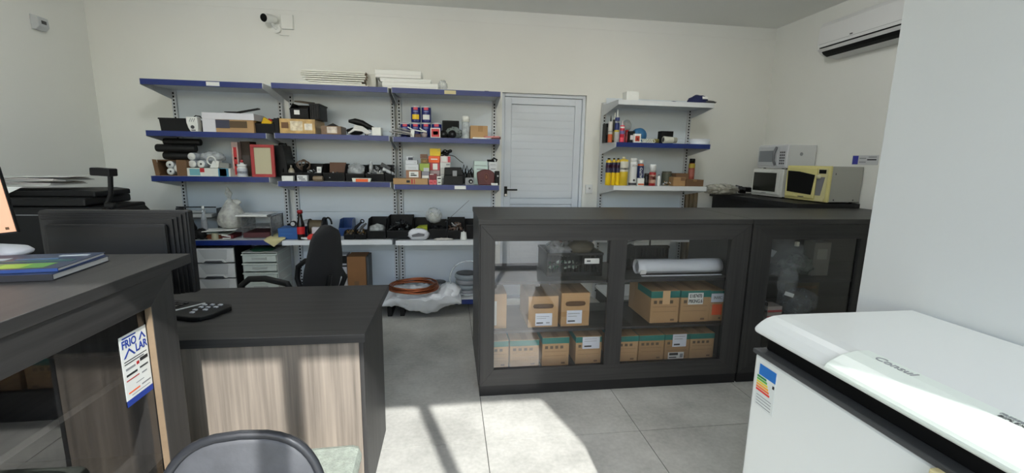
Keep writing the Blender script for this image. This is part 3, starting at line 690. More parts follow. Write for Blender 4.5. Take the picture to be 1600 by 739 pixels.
pbin('parts_bin', 'empty tall black bin wedged against the bubble-wrapped carton', (-1.4266, 4.01, 1.614, 0.03, 0.1349), 0.25, lip=0.9)

# ------------------------------------------------------------------ middle bay, second shelf
b1 = (-1.2525, 3.98, 1.618, 0.2792, 0.1181)
t = carton('wrapped_carton', 'long carton wrapped in shiny tape on the middle second shelf', 'carton', b1, 0.30, M((186, 152, 92), 0.3, var=0.25, scale=22, bump=0.5, bscale=70))
for (u0, u1, v0, v1, m) in [(-0.45, -0.25, 0.35, 0.75, KRAFTD), (-0.2, 0.15, 0.2, 0.85, film((236, 226, 200), 0.5, 0.1)), (0.2, 0.42, 0.25, 0.7, film((240, 236, 224), 0.6, 0.1))]:
    part(t, 'label', MB().box(u0 * b1[3], u1 * b1[3], -0.1515, -0.1508, v0 * b1[4], v1 * b1[4]), m)
b2 = (-1.2434, 4.01, 1.7388, 0.1439, 0.1343)
pbin('parts_bin', 'black parts bin with a white tag standing on the taped carton', (b2[0], b2[1], b1[2] + b1[4] + 0.0015, b2[3], b2[4]), 0.22, lip=0.6, tagm=PAPER)
single('board', 'dark brown board lying across the black bin on the carton', 'board', MB().rbox((0, 0, 0), (0.12, 0.16, 0.012), (0.12, 0.10, 0)), M((70, 58, 40), 0.6), (b2[0] + 0.01, b2[1] + 0.14, b1[2] + b1[4] + b2[4] + 0.02), bevel=0.001)
b3 = (-1.1129, 3.99, 1.7359, 0.0761, 0.1291)
t = thing('parts_bin', 'ribbed black bin turned sideways on the right end of the taped carton', 'bin', (b3[0], b3[1], b1[2] + b1[4] + 0.0015))
part(t, 'body', MB().box(-b3[3] / 2, b3[3] / 2, 0.0, 0.24, 0, b3[4] - 0.012), PLBLK, 0.002)
for k in range(4): part(t, 'rib', MB().box(-b3[3] / 2 + 0.006 + k * b3[3] / 4, -b3[3] / 2 + 0.012 + k * b3[3] / 4, -0.006, 0.0, 0, b3[4] - 0.012), PLBLK)
part(t, 'rim', MB().box(-b3[3] / 2 - 0.004, b3[3] / 2 + 0.006, -0.008, 0.244, b3[4] - 0.0118, b3[4]), PLBLK, 0.001)
t = carton('small_carton', 'small brown taped carton with an open black flap', 'carton', (-0.9866, 3.98, 1.618, 0.162, 0.0689), 0.2, M((112, 86, 62), 0.4, var=0.2, scale=25, bump=0.3, bscale=80), [(-0.2, 0.3, 0.15, 0.9, film((226, 216, 206), 0.5, 0.1))])
part(t, 'flap', MB().prism([(-0.08, 0.062), (0.0, 0.098), (0.07, 0.062)], 'y', -0.03, -0.025), BLACK)
xk = (-0.7682, 4.05, 1.6551)
t = thing('power_tool', 'black handled tool tangled with white cables on the middle second shelf', 'tool', (xk[0], 4.06, 1.6225))
part(t, 'handle', MB().tube([(-0.09, 0, 0.115), (-0.04, 0, 0.115), (0.02, 0, 0.10), (0.07, 0, 0.075), (0.12, 0, 0.055)], [0.012, 0.026, 0.028, 0.022, 0.016], 10), BLACK)
part(t, 'motor', MB().blob((-0.04, 0.0, 0.03), (0.075, 0.05, 0.032), 4, 0.2, 3, 3, 0, 0.0), BLACK)
part(t, 'post', MB().tube([(0.05, 0.02, 0.0), (0.06, 0.01, 0.08)], 0.014), BLACK)
for k in range(4):
    part(t, 'cable', MB().tube([(-0.085 + 0.02 * k, -0.05, 0.012 + 0.012 * k), (-0.03, -0.06, 0.04 + 0.012 * k), (0.03, -0.055, 0.035 + 0.01 * k), (0.07 + 0.01 * k, -0.05, 0.006 + 0.004 * k)], 0.008), M((216, 216, 212), 0.5))
carton('small_box', 'plain white box at the right end of the middle second shelf', 'box', (-0.6185, 3.98, 1.618, 0.0739, 0.0688), 0.13, WHITE, [(-0.35, 0.35, 0.2, 0.8, PAPER)])

# ------------------------------------------------------------------ bay beside the door, second shelf
t = thing('leaflet_pile', 'pile of grey plastic sleeves spilling over the second shelf joint', 'sleeves', (-0.415, 4.03, 1.633))
for k in range(5):
    part(t, 'sleeve', MB().rbox((0.01 * k, 0.02 * k, 0.008 + 0.010 * k), (0.19 - 0.015 * k, 0.15, 0.005), (0.0, 0.13 + 0.03 * k, 0.2 * (k % 2))), film((150, 152, 156), 0.8, 0.15))
NVY = M((20, 32, 104), 0.3, var=0.05, scale=10); cansg = 'blue tin cans beside the door'
canz = None
def can(label, b, lab):
    t = bottle('tin_can', label, 'can', b, NVY, [(0.9, 0.99, LGREY)], None, [(0.97, 0), (1.0, 0.015), (0.985, 0.03), (0.985, 0.97), (1.0, 0.985), (0.97, 1.0)], group=cansg)
    r = b[3] / 2
    for (v0, v1, m, a) in [(0.74, 0.9, M((206, 70, 90), 0.5), 0.45), (0.62, 0.68, M((120, 130, 190), 0.5), 0.5)] + ([(0.16, 0.46, lab, 0.75)] if lab else []):
        mb = MB(); vs = []
        for k in range(7):
            an = -PI / 2 + a * (k / 3 - 1)
            for v in (v0, v1): vs.append(((r * 0.985 + 0.001) * math.cos(an), (r * 0.985 + 0.001) * math.sin(an), v * b[4]))
        mb.add(vs, [(2 * k, 2 * k + 2, 2 * k + 3, 2 * k + 1) for k in range(6)], 0, True)
        part(t, 'printed_label', mb, m)
    return t
for k, (a, b) in enumerate([(624.5, 640.5), (641, 657), (657.5, 673.5), (674, 690)]):
    bx = [(-0.3883, 4.06, 1.613, 0.0875, 0.1265), (-0.2977, 4.06, 1.613, 0.0881, 0.1292), (-0.2066, 4.06, 1.613, 0.0886, 0.1319), (-0.1149, 4.06, 1.613, 0.0892, 0.1346)][k]
    can(['blue tin can at the left end of the lower row', 'blue tin can in the lower row under the yellow-labelled can', 'blue tin can in the lower row behind the red and white box', 'blue tin can in the lower row next to the black speaker box'][k], bx, None)
    canz = bx[2] + bx[4]
for k, bx in enumerate([(-0.2943, 4.06, 1.745, 0.0849, 0.1381), (-0.2036, 4.06, 1.7476, 0.0854, 0.1385)]):
    can(['blue tin can with a yellow label on the upper row', 'blue tin can with a white label on the upper row'][k], (bx[0], bx[1], canz + 0.0005, bx[3], bx[4]), [YELLOW, PAPER][k])
xk = (-0.2881, 3.99, 1.6482)
t = thing('wire_bracket', 'white wire bracket with brown parts in front of the blue cans', 'bracket', (xk[0], 4.0, 1.6135))
part(t, 'wire', MB().tube([(-0.07, 0, 0.085), (-0.03, 0, 0.065), (0.02, 0, 0.055), (0.09, 0, 0.048)], 0.005), WHITE)
part(t, 'wire', MB().tube([(0.03, 0, 0.08), (0.06, 0, 0.06), (0.09, 0, 0.048)], 0.005), WHITE)
part(t, 'leg', MB().rbox((-0.03, 0, 0.03), (0.03, 0.02, 0.06), (0, 0.1, 0)), WHITE)
part(t, 'block', MB().box(-0.012, 0.04, 0.0, 0.04, 0.0, 0.03), M((66, 36, 30), 0.5), 0.003)
part(t, 'coil', MB().blob((0.07, 0.02, 0.022), (0.025, 0.025, 0.024), 2, 0.15, 4, 2, 0, 0.0), M((166, 152, 150), 0.5))
xr_ = carton('small_box', 'square red and white box in front of the blue cans', 'box', (-0.1226, 3.975, 1.613, 0.0847, 0.0819), 0.05, M((226, 218, 214), 0.5), [(-0.4, 0.4, 0.08, 0.9, M((196, 56, 62), 0.5)), (-0.22, 0.28, 0.3, 0.66, PAPER)])
b1 = (0.0099, 4.1, 1.613, 0.1503, 0.1581)
t = thing('speaker_box', 'square black box behind the two black reels', 'box', (b1[0], b1[1], b1[2] + 0.001))
part(t, 'body', MB().box(-b1[3] / 2, b1[3] / 2, 0, 0.14, 0, b1[4]), BLACK, 0.006); part(t, 'grille', MB().box(-b1[3] / 2 + 0.012, b1[3] / 2 - 0.012, -0.003, 0.0, 0.02, b1[4] - 0.012), BLACKM)
for k, bx in enumerate([(-0.0531, 3.99, 1.613, 0.0662, 0.0713), (0.0229, 3.99, 1.613, 0.0693, 0.0707)]):
    roll_y('cable_reel', ['left one of two round black reels by the grey bag', 'right one of two round black reels by the grey bag'][k], 'reel', bx[0], bx[2] + bx[3] / 2 + 0.0005, bx[3] / 2, bx[1], bx[1] + 0.07, BLACK, BLACKM, DGREY, 'black reels')
bag('plastic_bag', 'crumpled grey plastic bag behind the black reels', (0.0392, 4.07, 1.613, 0.1414, 0.0984), 0.05, film((150, 160, 156), 0.6), 8, 0.25)
bottle('bottle', 'clear tube bottle with a big white cap on the second shelf', 'bottle', (0.1409, 4.02, 1.613, 0.07, 0.1963), film((206, 214, 216), 0.55, 0.1), [], M((228, 230, 224), 0.4), [(0.9, 0), (0.92, 0.02), (0.92, 1.0)], 1.0, 0.26)
carton('small_carton', 'plain kraft cardboard box at the right end of the can shelf', 'carton', (0.2582, 4.02, 1.613, 0.1531, 0.1148), 0.17, KRAFT, [(-0.06, 0.22, 0.55, 0.98, KRAFT2)])
t = thing('flat_packets', 'flat red and white packets lying at the shelf end by the door', 'packets', (0.35, 3.975, 1.6135))
part(t, 'packet', MB().box(-0.15, -0.02, 0, 0.06, 0.0, 0.012), PAPER, 0.002); part(t, 'packet', MB().rbox((0.02, 0.03, 0.02), (0.13, 0.05, 0.014), (0.05, -0.03, 0.1)), M((200, 130, 130), 0.5)); part(t, 'packet', MB().rbox((0.06, 0.05, 0.012), (0.08, 0.05, 0.022), (0.0, 0.0, 0.0)), M((92, 30, 40), 0.5))

# ------------------------------------------------------------------ leftmost bay, third shelf
def roll_x(name, label, cat, x0, x1, y, z, r, mat, endm, group=None):
    t = thing(name, label, cat, (x0, y, z), 0, group)
    part(t, 'tube', MB().lathe([(r * 0.9, 0.0), (r, 0.01), (r, x1 - x0 - 0.01), (r * 0.9, x1 - x0)], n=18, axis='x'), mat)
    part(t, 'end_cap', MB().lathe([(0.0, -0.002), (r * 0.7, -0.002), (r * 0.7, 0.002)], n=14, axis='x'), endm)
    return t
zb_ = 1.2555
BLKF = M((16, 17, 18), 0.6, bump=0.1, bscale=90)
b0 = (-2.248, 3.99, 1.255, 0.226, 0.1285)
t = thing('open_carton', 'open kraft carton holding white rolls at the left shelf end', 'carton', (b0[0], b0[1], zb_ + 0.0006))
w, h = b0[3], b0[4]
part(t, 'side', MB().box(-w / 2, -w / 2 + 0.006, 0.02, 0.27, 0, h), KRAFTD); part(t, 'flap', MB().prism([(-w / 2 - 0.01, 0.0), (-w / 2 + 0.022, 0.0), (-w / 2 + 0.006, h), (-w / 2 - 0.025, h * 1.02)], 'y', 0.0, 0.004), KRAFTD)
part(t, 'flap', MB().box(w / 2 - 0.075, w / 2, 0.0, 0.005, 0, h), KRAFTD); part(t, 'side', MB().box(w / 2 - 0.006, w / 2, 0.0055, 0.27, 0, h), KRAFTD)
part(t, 'bottom', MB().box(-w / 2 + 0.006, w / 2 - 0.006, 0.006, 0.27, 0, 0.004), KRAFTD); part(t, 'back', MB().box(-w / 2 + 0.006, w / 2 - 0.006, 0.266, 0.27, 0.004, h), KRAFTD)
part(t, 'top', MB().box(-w / 2 + 0.006, w / 2 - 0.006, 0.02, 0.266, h - 0.008, h - 0.004), KRAFTD)
RW = M((216, 218, 214), 0.6); RS = M((190, 194, 196), 0.6)
rr = 0.0305; bx0 = b0[0]
roll_y('paper_roll', 'upper white roll inside the open kraft carton', 'roll', bx0 - 0.022, zb_ + 0.004 + rr + 0.056, rr, 4.012, 4.24, RS, RW, DGREY, 'rolls in the open carton')
roll_y('paper_roll', 'lower left white roll inside the open kraft carton', 'roll', bx0 - 0.022, zb_ + 0.005 + rr, rr * 0.95, 4.012, 4.24, RS, RW, DGREY, 'rolls in the open carton')
roll_y('paper_roll', 'right white roll inside the open kraft carton', 'roll', bx0 + 0.034, zb_ + 0.03 + rr, rr, 4.012, 4.24, RS, RW, DGREY, 'rolls in the open carton')
zt_ = zb_ + b0[4]
xA, xB = (-2.3812, 4.15, 1.418), (-2.1432, 4.15, 1.4227)
roll_x('foam_tube', 'lowest of three black foam tubes on the open carton', 'tube', xA[0], xB[0] + 0.02, 4.15, zt_ + 0.034, 0.033, BLKF, BLACKM, 'black foam tubes')
xA = (-2.4124, 4.13, 1.4751)
roll_x('foam_tube', 'middle of three black foam tubes, sticking out furthest left', 'tube', xA[0], xB[0] + 0.03, 4.115, zt_ + 0.096, 0.033, BLKF, BLACKM, 'black foam tubes')
xA = (-2.376, 4.13, 1.5439)
roll_x('foam_tube', 'topmost of three black foam tubes under the second shelf', 'tube', xA[0], xB[0] + 0.05, 4.16, zt_ + 0.150, 0.029, BLKF, BLACKM, 'black foam tubes')
cb = (-1.965, 3.98, 1.255, 0.3281, 0.0663)
carton('flat_carton', 'long flat white and blue carton under the white rolls', 'carton', cb, 0.2, M((214, 216, 208), 0.5), [(-0.44, -0.2, 0.1, 0.9, M((110, 168, 176), 0.5)), (-0.2, -0.1, 0.5, 1.0, RED), (0.22, 0.46, 0.0, 1.0, M((60, 130, 160), 0.5)), (0.25, 0.41, 0.05, 0.95, PAPER)], lid=None)
zc_ = zb_ + cb[4] + 0.0008
xs3 = [(-2.1118, 4.03, 1.4067), (-2.11, 4.03, 1.3494), (-2.044, 4.03, 1.3531)]
rr = 0.032
for k, (px_, z) in enumerate([(xs3[0][0] + 0.002, zc_ + rr * 2.87), (xs3[1][0], zc_ + rr), (xs3[2][0] - 0.0, zc_ + rr)]):
    roll_y('paper_roll', ['top white roll of the three stacked on the flat carton', 'lower left white roll of the three on the flat carton', 'lower right white roll with a dark core on the flat carton'][k], 'roll', px_, z, rr * 0.97, 4.03, 4.25, film((200, 206, 214), 0.9), RW, [RW, RW, DGREY][k], 'rolls on the flat carton')
single('plastic_wrap', 'clear plastic wrap hanging over the white rolls', 'wrap', MB().blob((0, 0, 0.03), (0.085, 0.08, 0.045), 11, 0.35, 2.6, 3, 0, None, True), FILM, (xs3[2][0] + 0.05, 4.13, zc_ + 0.06))
t = thing('hand_pump', 'white and grey hand pump with a looped handle', 'pump', ((-1.9256, 4.05, 1.3576)[0], 4.05, zc_ + 0.001))
part(t, 'loop', MB().tube([(-0.045 + 0.034 * math.cos(a), 0, 0.06 + 0.034 * math.sin(a)) for a in [2 * PI * k / 14 for k in range(14)]], 0.006, 8, True), M((210, 212, 208), 0.4))
part(t, 'head', MB().prism([(-0.06, 0.0), (0.0, 0.0), (-0.012, 0.055), (-0.03, 0.06), (-0.045, 0.03)], 'y', -0.012, 0.012), M((216, 218, 214), 0.4), 0.003)
part(t, 'body', MB().rbox((0.045, 0, 0.022), (0.10, 0.045, 0.044), (0, 0.12, 0)), M((122, 124, 120), 0.5), 0.004); part(t, 'collar', MB().rbox((0.008, 0, 0.03), (0.022, 0.05, 0.055), (0, 0.12, 0)), M((214, 214, 208), 0.4))
b0 = (-1.7846, 4.05, 1.255, 0.0498, 0.2843)
t = carton('tall_box', 'tall narrow red and white box leaning behind the white jar', 'box', b0, 0.06, M((186, 160, 152), 0.5), [(-0.2, 0.3, 0.05, 0.85, RED), (-0.1, 0.2, 0.3, 0.36, PAPER), (-0.1, 0.2, 0.5, 0.56, PAPER)])
t = thing('board', 'narrow brown board standing beside the tall red and white box', 'board', ((-1.774, 4.08, 1.392)[0], 4.09, zb_))
part(t, 'board', MB().box(-0.012, 0.012, 0, 0.15, 0, 0.235), KRAFTD, 0.001); part(t, 'edge_strip', MB().box(-0.003, 0.003, -0.001, 0.0, 0.02, 0.22), M((150, 120, 86), 0.7))
carton('dark_carton', 'dark brown carton behind the red picture frame', 'carton', (-1.7312, 4.12, 1.255, 0.0764, 0.2936), 0.14, M((66, 54, 44), 0.7), [(-0.4, 0.4, 0.3, 0.6, M((76, 70, 66), 0.6))])
bottle('jar', 'white plastic jar with a red spout cap on the third shelf', 'jar', (-1.7238, 3.98, 1.255, 0.0789, 0.1381), M((214, 216, 214), 0.4), [(0.08, 0.6, M((190, 194, 200), 0.5)), (0.2, 0.4, M((150, 156, 170), 0.5))], M((176, 52, 58), 0.4), [(0.98, 0), (1.0, 0.03), (0.96, 0.6), (0.86, 0.68), (0.86, 0.70), (0.95, 0.72), (0.95, 0.88), (0.35, 0.9), (0.35, 1.0)], 0.3, 0.16)
b0 = (-1.547, 3.99, 1.255, 0.1844, 0.2669)
t = thing('framed_picture', 'red wooden picture frame around a blank beige panel', 'picture frame', (b0[0], b0[1], zb_)); w, h = b0[3], b0[4]; f = 0.024; RDF = M((160, 48, 48), 0.5)
for mb in (MB().box(-w / 2, w / 2, 0, 0.018, h - f, h), MB().box(-w / 2, w / 2, 0, 0.018, 0, f), MB().box(-w / 2, -w / 2 + f + 0.002, 0, 0.018, f, h - f), MB().box(w / 2 - f - 0.002, w / 2, 0, 0.018, f, h - f)):
    part(t, 'rail', mb, RDF, 0.002)
part(t, 'panel', MB().box(-w / 2 + f, w / 2 - f, 0.008, 0.012, f, h - f), M((186, 180, 150), 0.7), 0, 'blank beige panel')
b0 = (-1.4269, 4.08, 1.255, 0.103, 0.2939)
t = thing('equipment_case', 'tall black case with a slanted side next to the red frame', 'case', (b0[0] - 0.02, b0[1], zb_ + 0.001)); w, h = b0[3], b0[4] - 0.03
part(t, 'body', MB().prism([(-w / 2, 0), (w / 2 + 0.012, 0), (w / 2 + 0.005, h * 0.45), (w / 2 - 0.02, h), (-w / 2, h)], 'y', 0, 0.2), BLACK, 0.004); part(t, 'handle', MB().tube([(-0.03, 0.1, h), (-0.03, 0.1, h + 0.018), (0.03, 0.1, h + 0.018), (0.03, 0.1, h)], 0.005), BLACKM)

# ------------------------------------------------------------------ middle bay, third shelf: row of black bins
zs = 1.2245
binsg = 'black bins on the middle third shelf'
row = [(-1.3372, 4.04, 1.224, 0.1654, 0.1438), (-1.1722, 4.04, 1.224, 0.149, 0.1466), (-0.9972, 4.04, 1.224, 0.18, 0.1496), (-0.8192, 4.04, 1.224, 0.1556, 0.1417), (-0.6518, 4.04, 1.224, 0.1574, 0.1445), (-0.5389, 4.04, 1.224, 0.052, 0.1464)]
names = ['black bin holding a tan bottle and a wire coil', 'black bin holding small white boxes', 'black bin with a brown board inside', 'black bin full of clear plastic bags', 'black bin with metal rods and white pieces', 'narrow black bin at the right end of the middle bay']
for nm, b in zip(names, row): pbin('parts_bin', nm, b, 0.22, group=binsg)
bottle('bottle', 'small tan squeeze bottle in the leftmost bin', 'bottle', (row[0][0] - 0.02, 4.06, zs + 0.03, 0.05, 0.10), M((150, 142, 122), 0.5), [(0.2, 0.7, M((160, 154, 140), 0.6))], M((166, 160, 150), 0.5), [(0.95, 0), (1, 0.05), (1, 0.7), (0.5, 0.95), (0.3, 1)], 0.3, 0.2)
t = thing('wire_coil', 'tangled brown wire coil in the leftmost bin', 'coil', (row[0][0] + 0.06, 4.15, zs + 0.10))
for k in range(5):
    part(t, 'turn', MB().tube([(0.055 * math.cos(a), 0.02 * math.sin(a * 2 + k) + 0.006 * k, 0.04 * math.sin(a) + 0.03) for a in [2 * PI * i / 16 for i in range(16)]], 0.005, 6, True), M((104, 88, 76), 0.4), 0, None, (0, 0, 0), (0.2 * k, 0.15 * k, 0.5 * k))
carton('small_box', 'upright white box in the second bin from the left', 'box', (row[1][0] + 0.045, 4.08, zs + 0.05, 0.038, 0.07), 0.04, WHITE, [(-0.3, 0.3, 0.5, 0.8, LGREY)])
heap('loose_parts', 'loose grey fittings in the bin next to the upright white box', 'fittings', (row[1][0] - 0.02, 4.13, zs + 0.01), 0.09, 0.12, 0.08, 24, (GREY, LGREY, DGREY), 3, (0.012, 0.03))
single('board', 'brown board standing in the third bin', 'board', MB().rbox((0, 0, 0.05), (0.14, 0.012, 0.09), (-0.25, 0, 0)).rbox((0.0, 0.012, 0.05), (0.135, 0.003, 0.085), (-0.25, 0, 0)), M((96, 68, 50), 0.7), (row[2][0] + 0.01, 4.16, zs + 0.065))
heap('loose_parts', 'loose pale fittings in the bin with the brown board', 'fittings', (row[2][0], 4.09, zs + 0.01), 0.11, 0.08, 0.06, 20, (LGREY, KRAFT2, DGREY), 5, (0.01, 0.025))
bag('plastic_bag', 'clear bag of fittings bulging from the fourth bin', (row[3][0], 4.06, zs + 0.035, 0.15, 0.11), 0.13, film((206, 212, 214), 0.5), 13, 0.4, inner=GREY)
heap('loose_parts', 'white caps and metal rods in the fifth bin', 'fittings', (row[4][0], 4.11, zs + 0.02), 0.11, 0.10, 0.09, 30, (WHITE, CHROME, GREY), 7, (0.012, 0.04))
bag('plastic_bag', 'thin clear bag standing up from the fifth bin', (row[4][0] - 0.045, 4.10, zs + 0.05, 0.035, 0.12), 0.05, FILM, 14, 0.3)
t = thing('glue_gun', 'grey metal glue gun resting across the joint of the two bays', 'tool', (row[5][0] + 0.0, 4.09, zs + 0.08))
part(t, 'barrel', MB().cyl((-0.05, 0, 0.03), (0.04, -0.01, -0.012), 0.018, 0.014), LGREY); part(t, 'grip', MB().rbox((-0.03, 0.03, 0.05), (0.09, 0.03, 0.035), (0, 0.5, 0)), DGREY); part(t, 'nozzle', MB().cyl((0.04, -0.01, -0.012), (0.06, -0.012, -0.02), 0.010, 0.006), GREY)
carton('small_box', 'small white box before the leftmost bin of the middle bay', 'box', (-1.3533, 3.965, 1.224, 0.0889, 0.0435), 0.045, WHITE, [(-0.4, 0.4, 0.2, 0.8, PAPER)])
carton('small_box', 'white box with grey print in front of the second bin', 'box', (-1.2369, 3.965, 1.224, 0.082, 0.0504), 0.045, M((216, 218, 218), 0.5), [(-0.4, 0.1, 0.6, 0.8, GREY), (-0.3, 0.3, 0.3, 0.5, GREY), (-0.1, 0.4, 0.12, 0.25, GREY)])
bt = (-1.116, 3.965, 1.224, 0.0775, 0.052)
roll_x('tape_roll', 'roll of brown tape on the middle third shelf edge', 'tape', bt[0] - bt[3] / 2, bt[0] + bt[3] / 2, 4.0, bt[2] + 0.0235, 0.0225, M((120, 104, 82), 0.35), KRAFT2)
bo = (-0.7526, 3.964, 1.224, 0.1593, 0.0325)
t = thing('battery_pack', 'small white and orange pack lying on the shelf edge', 'pack', (bo[0], bo[1], bo[2])); w, h = bo[3], bo[4]
part(t, 'shell', MB().prism([(-w / 2, h), (w / 2, h), (w / 2 - 0.01, 0), (-w / 2 + 0.006, 0)], 'y', 0, 0.03), M((216, 218, 206), 0.5), 0.002); part(t, 'orange_face', MB().box(-w * 0.3, w * 0.34, -0.001, -0.0002, h * 0.06, h * 0.85), ORANGE)

# ------------------------------------------------------------------ bay beside the door, third shelf: small boxes
zs = 1.2075
def sbox(label, b, d, mat, st=(), z=None, lid=None, name='small_box', rz=0.0):
    if z is not None: b = (b[0], b[1], z, b[3], b[4])
    carton(name, label, 'box', b, d, mat, st, lid=lid, rz=rz, bevel=0.0015)
    return b[2] + b[4] + 0.001
PINK = M((206, 96, 104), 0.5); GRN = M((150, 172, 70), 0.5); PALEG = M((196, 216, 210), 0.5); REDW = M((222, 206, 204), 0.5); DRED = M((108, 28, 38), 0.5); OLIVE = M((110, 86, 40), 0.6)
zA = sbox('long flat kraft box at the bottom left of the small boxes', (-0.3398, 3.964, 1.207, 0.2954, 0.0519), 0.11, KRAFT, [(0.02, 0.06, 0.1, 0.9, RED), (0.1, 0.12, 0.1, 0.9, RED), (-0.12, -0.02, 0.3, 0.7, INK)])
zB = sbox('kraft box with a white printed label on the long flat box', (-0.3142, 3.98, 1.2614, 0.1289, 0.0694), 0.11, M((156, 116, 92), 0.7), [(-0.3, 0.32, 0.12, 0.86, PAPER), (-0.2, 0.2, 0.3, 0.45, INK), (-0.2, 0.05, 0.55, 0.65, INK)], zA)
zC = sbox('white box on the printed kraft box', (-0.3266, 3.98, 1.3388, 0.112, 0.0496), 0.11, M((204, 208, 212), 0.5), [(-0.3, 0.3, 0.3, 0.5, LGREY)], zB)
zD = sbox('slim white box second from the top left', (-0.3307, 3.99, 1.3882, 0.0984, 0.0358), 0.1, M((198, 202, 208), 0.5), [(0.2, 0.4, 0.3, 0.6, LGREY)], zC)
sbox('tiny black and white box topmost at the left', (-0.3438, 3.99, 1.4238, 0.0545, 0.0302), 0.06, M((210, 214, 220), 0.5), [(-0.3, 0.45, 0.0, 0.75, M((34, 40, 56), 0.5))], zD)
zE = sbox('flat grey and white box standing beside the printed kraft box', (-0.2132, 3.99, 1.2594, 0.0637, 0.0614), 0.1, M((132, 132, 140), 0.5), [(-0.45, 0.45, 0.05, 0.4, PAPER)], zA)
zF = sbox('lime green box under the brown boxes', (-0.2209, 4, 1.3261, 0.0858, 0.0668), 0.1, GRN, [(-0.1, 0.45, 0.0, 0.45, LGREY)], zE)
zG = sbox('olive brown box under the small brown box', (-0.2221, 4.01, 1.3955, 0.0609, 0.0416), 0.09, OLIVE, [(-0.2, 0.2, 0.3, 0.6, KRAFT2)], zF)
sbox('small brown box at the top beside the yellow box', (-0.229, 4.02, 1.4353, 0.0581, 0.0377), 0.08, M((122, 92, 76), 0.7), [(-0.2, 0.2, 0.3, 0.6, KRAFTD)], zG)
z1 = sbox('left bright red little box on the shelf', (-0.1639, 3.966, 1.207, 0.0349, 0.0429), 0.06, PINK, [(-0.3, 0.3, 0.3, 0.6, RED)])
sbox('right bright red little box on the shelf', (-0.1297, 3.966, 1.207, 0.0289, 0.0433), 0.06, PINK, [(-0.3, 0.2, 0.4, 0.7, RED)])
zW = sbox('lower tiny white box beside the red boxes', (-0.0925, 3.966, 1.207, 0.039, 0.041), 0.06, M((206, 210, 200), 0.5), [(-0.3, 0.3, 0.4, 0.6, INK)])
sbox('upper tiny white box with dark print', (-0.0933, 3.966, 1.248, 0.0417, 0.0307), 0.06, WHITE, [(-0.35, 0.35, 0.25, 0.6, INK)], zW)
z2 = sbox('dark red box resting on the little red boxes', (-0.1477, 3.972, 1.2498, 0.0637, 0.0502), 0.06, DRED, [(-0.4, 0.1, 0.85, 0.98, PAPER)], z1)
z0_ = sbox('tall pale grey box standing behind the little red boxes', (-0.1345, 4.045, 1.207, 0.0875, 0.1221), 0.1, M((170, 150, 150), 0.6), [(0.2, 0.45, 0.0, 0.6, PINK)])
z3 = sbox('red and white printed box under the orange box', (-0.1336, 4.045, 1.3302, 0.0872, 0.0666), 0.1, M((180, 60, 72), 0.5), [(-0.2, 0.28, 0.1, 0.9, PAPER)], z0_)
z4 = sbox('bright orange box under the yellow box', (-0.1377, 4.04, 1.3995, 0.0992, 0.0588), 0.1, ORANGE, [(-0.3, 0.3, 0.45, 0.6, PAPER)], z3)
sbox('bright yellow box at the very top of the pile', (-0.1278, 4.04, 1.4613, 0.0951, 0.0641), 0.1, M((224, 190, 30), 0.5), [(0.2, 0.45, 0.6, 0.9, M((206, 180, 60), 0.5))], z4)
zq = sbox('tall white and grey box right of the pale grey box', (-0.0395, 4.05, 1.207, 0.091, 0.1433), 0.1, M((196, 198, 194), 0.5), [(-0.45, 0.1, 0.3, 0.34, GREY), (-0.45, 0.1, 0.6, 0.63, GREY)])
z5 = sbox('white box with grey print under the top right red box', (-0.041, 4.05, 1.3502, 0.089, 0.0481), 0.1, M((208, 210, 206), 0.5), [(0.1, 0.45, 0.5, 0.8, GREY)], zq)
z6 = sbox('white and red striped box at the top right of the pile', (-0.0386, 4.05, 1.4012, 0.0905, 0.0564), 0.1, REDW, [(0.22, 0.48, 0.05, 0.95, M((188, 60, 74), 0.5)), (-0.35, 0.1, 0.2, 0.9, PAPER)], z5)
t = thing('cable', 'tangle of black cable on top of the striped box', 'cable', ((-0.0389, 4.1, 1.4636)[0], 4.10, z6 + 0.001))
for k in range(4):
    part(t, 'loop', MB().tube([(0.035 * math.cos(a) + 0.01 * k - 0.01, 0.03 * math.sin(a), 0.012 + 0.011 * k + 0.01 * math.sin(2 * a + k)) for a in [2 * PI * i / 14 for i in range(14)]], 0.0055, 6, True), BLACK)
part(t, 'loose_end', MB().tube([(0.03, 0, 0.01), (0.08, 0.02, 0.0), (0.13, 0.02, -0.04), (0.16, 0.03, -0.06)], 0.003, 5), BLACK)
b0 = (0.0314, 3.98, 1.207, 0.1628, 0.1513)
t = thing('tool_case', 'small black plastic tool case with a grey clasp', 'case', (b0[0], b0[1], zs + 0.001)); w, h = b0[3], b0[4]
part(t, 'body', MB().prism([(-w / 2 - 0.008, 0), (w / 2 + 0.004, 0), (w / 2, h * 0.55), (-w / 2 - 0.002, h * 0.55)], 'y', 0, 0.14), PLBLK, 0.004)
part(t, 'cover', MB().prism([(-w / 2 - 0.001, h * 0.555), (w / 2 - 0.001, h * 0.555), (w / 2 - 0.008, h), (-w / 2 + 0.004, h)], 'y', 0.002, 0.138), PLBLK, 0.004)
part(t, 'clasp', MB().box(-0.008, 0.03, -0.006, -0.0005, h * 0.5, h * 0.82), GREY, 0.002)
t = thing('power_adapter', 'bundle of black chargers and plugs beside the tool case', 'chargers', ((0.1578, 4.12, 1.3112)[0], 4.12, zs + 0.001))
q = random.Random(8)
for k in range(7):
    x = -0.09 + 0.025 * k
    part(t, 'cable', MB().tube([(x, 0.02 * q.random(), 0.0), (x - 0.01, 0.0, 0.09), (x + 0.005 + 0.02 * q.random(), 0.0, 0.13 + 0.07 * q.random()), (x + 0.03, 0.01, 0.10), (x + 0.035, 0.02, 0.02)], 0.006, 6), BLACK)
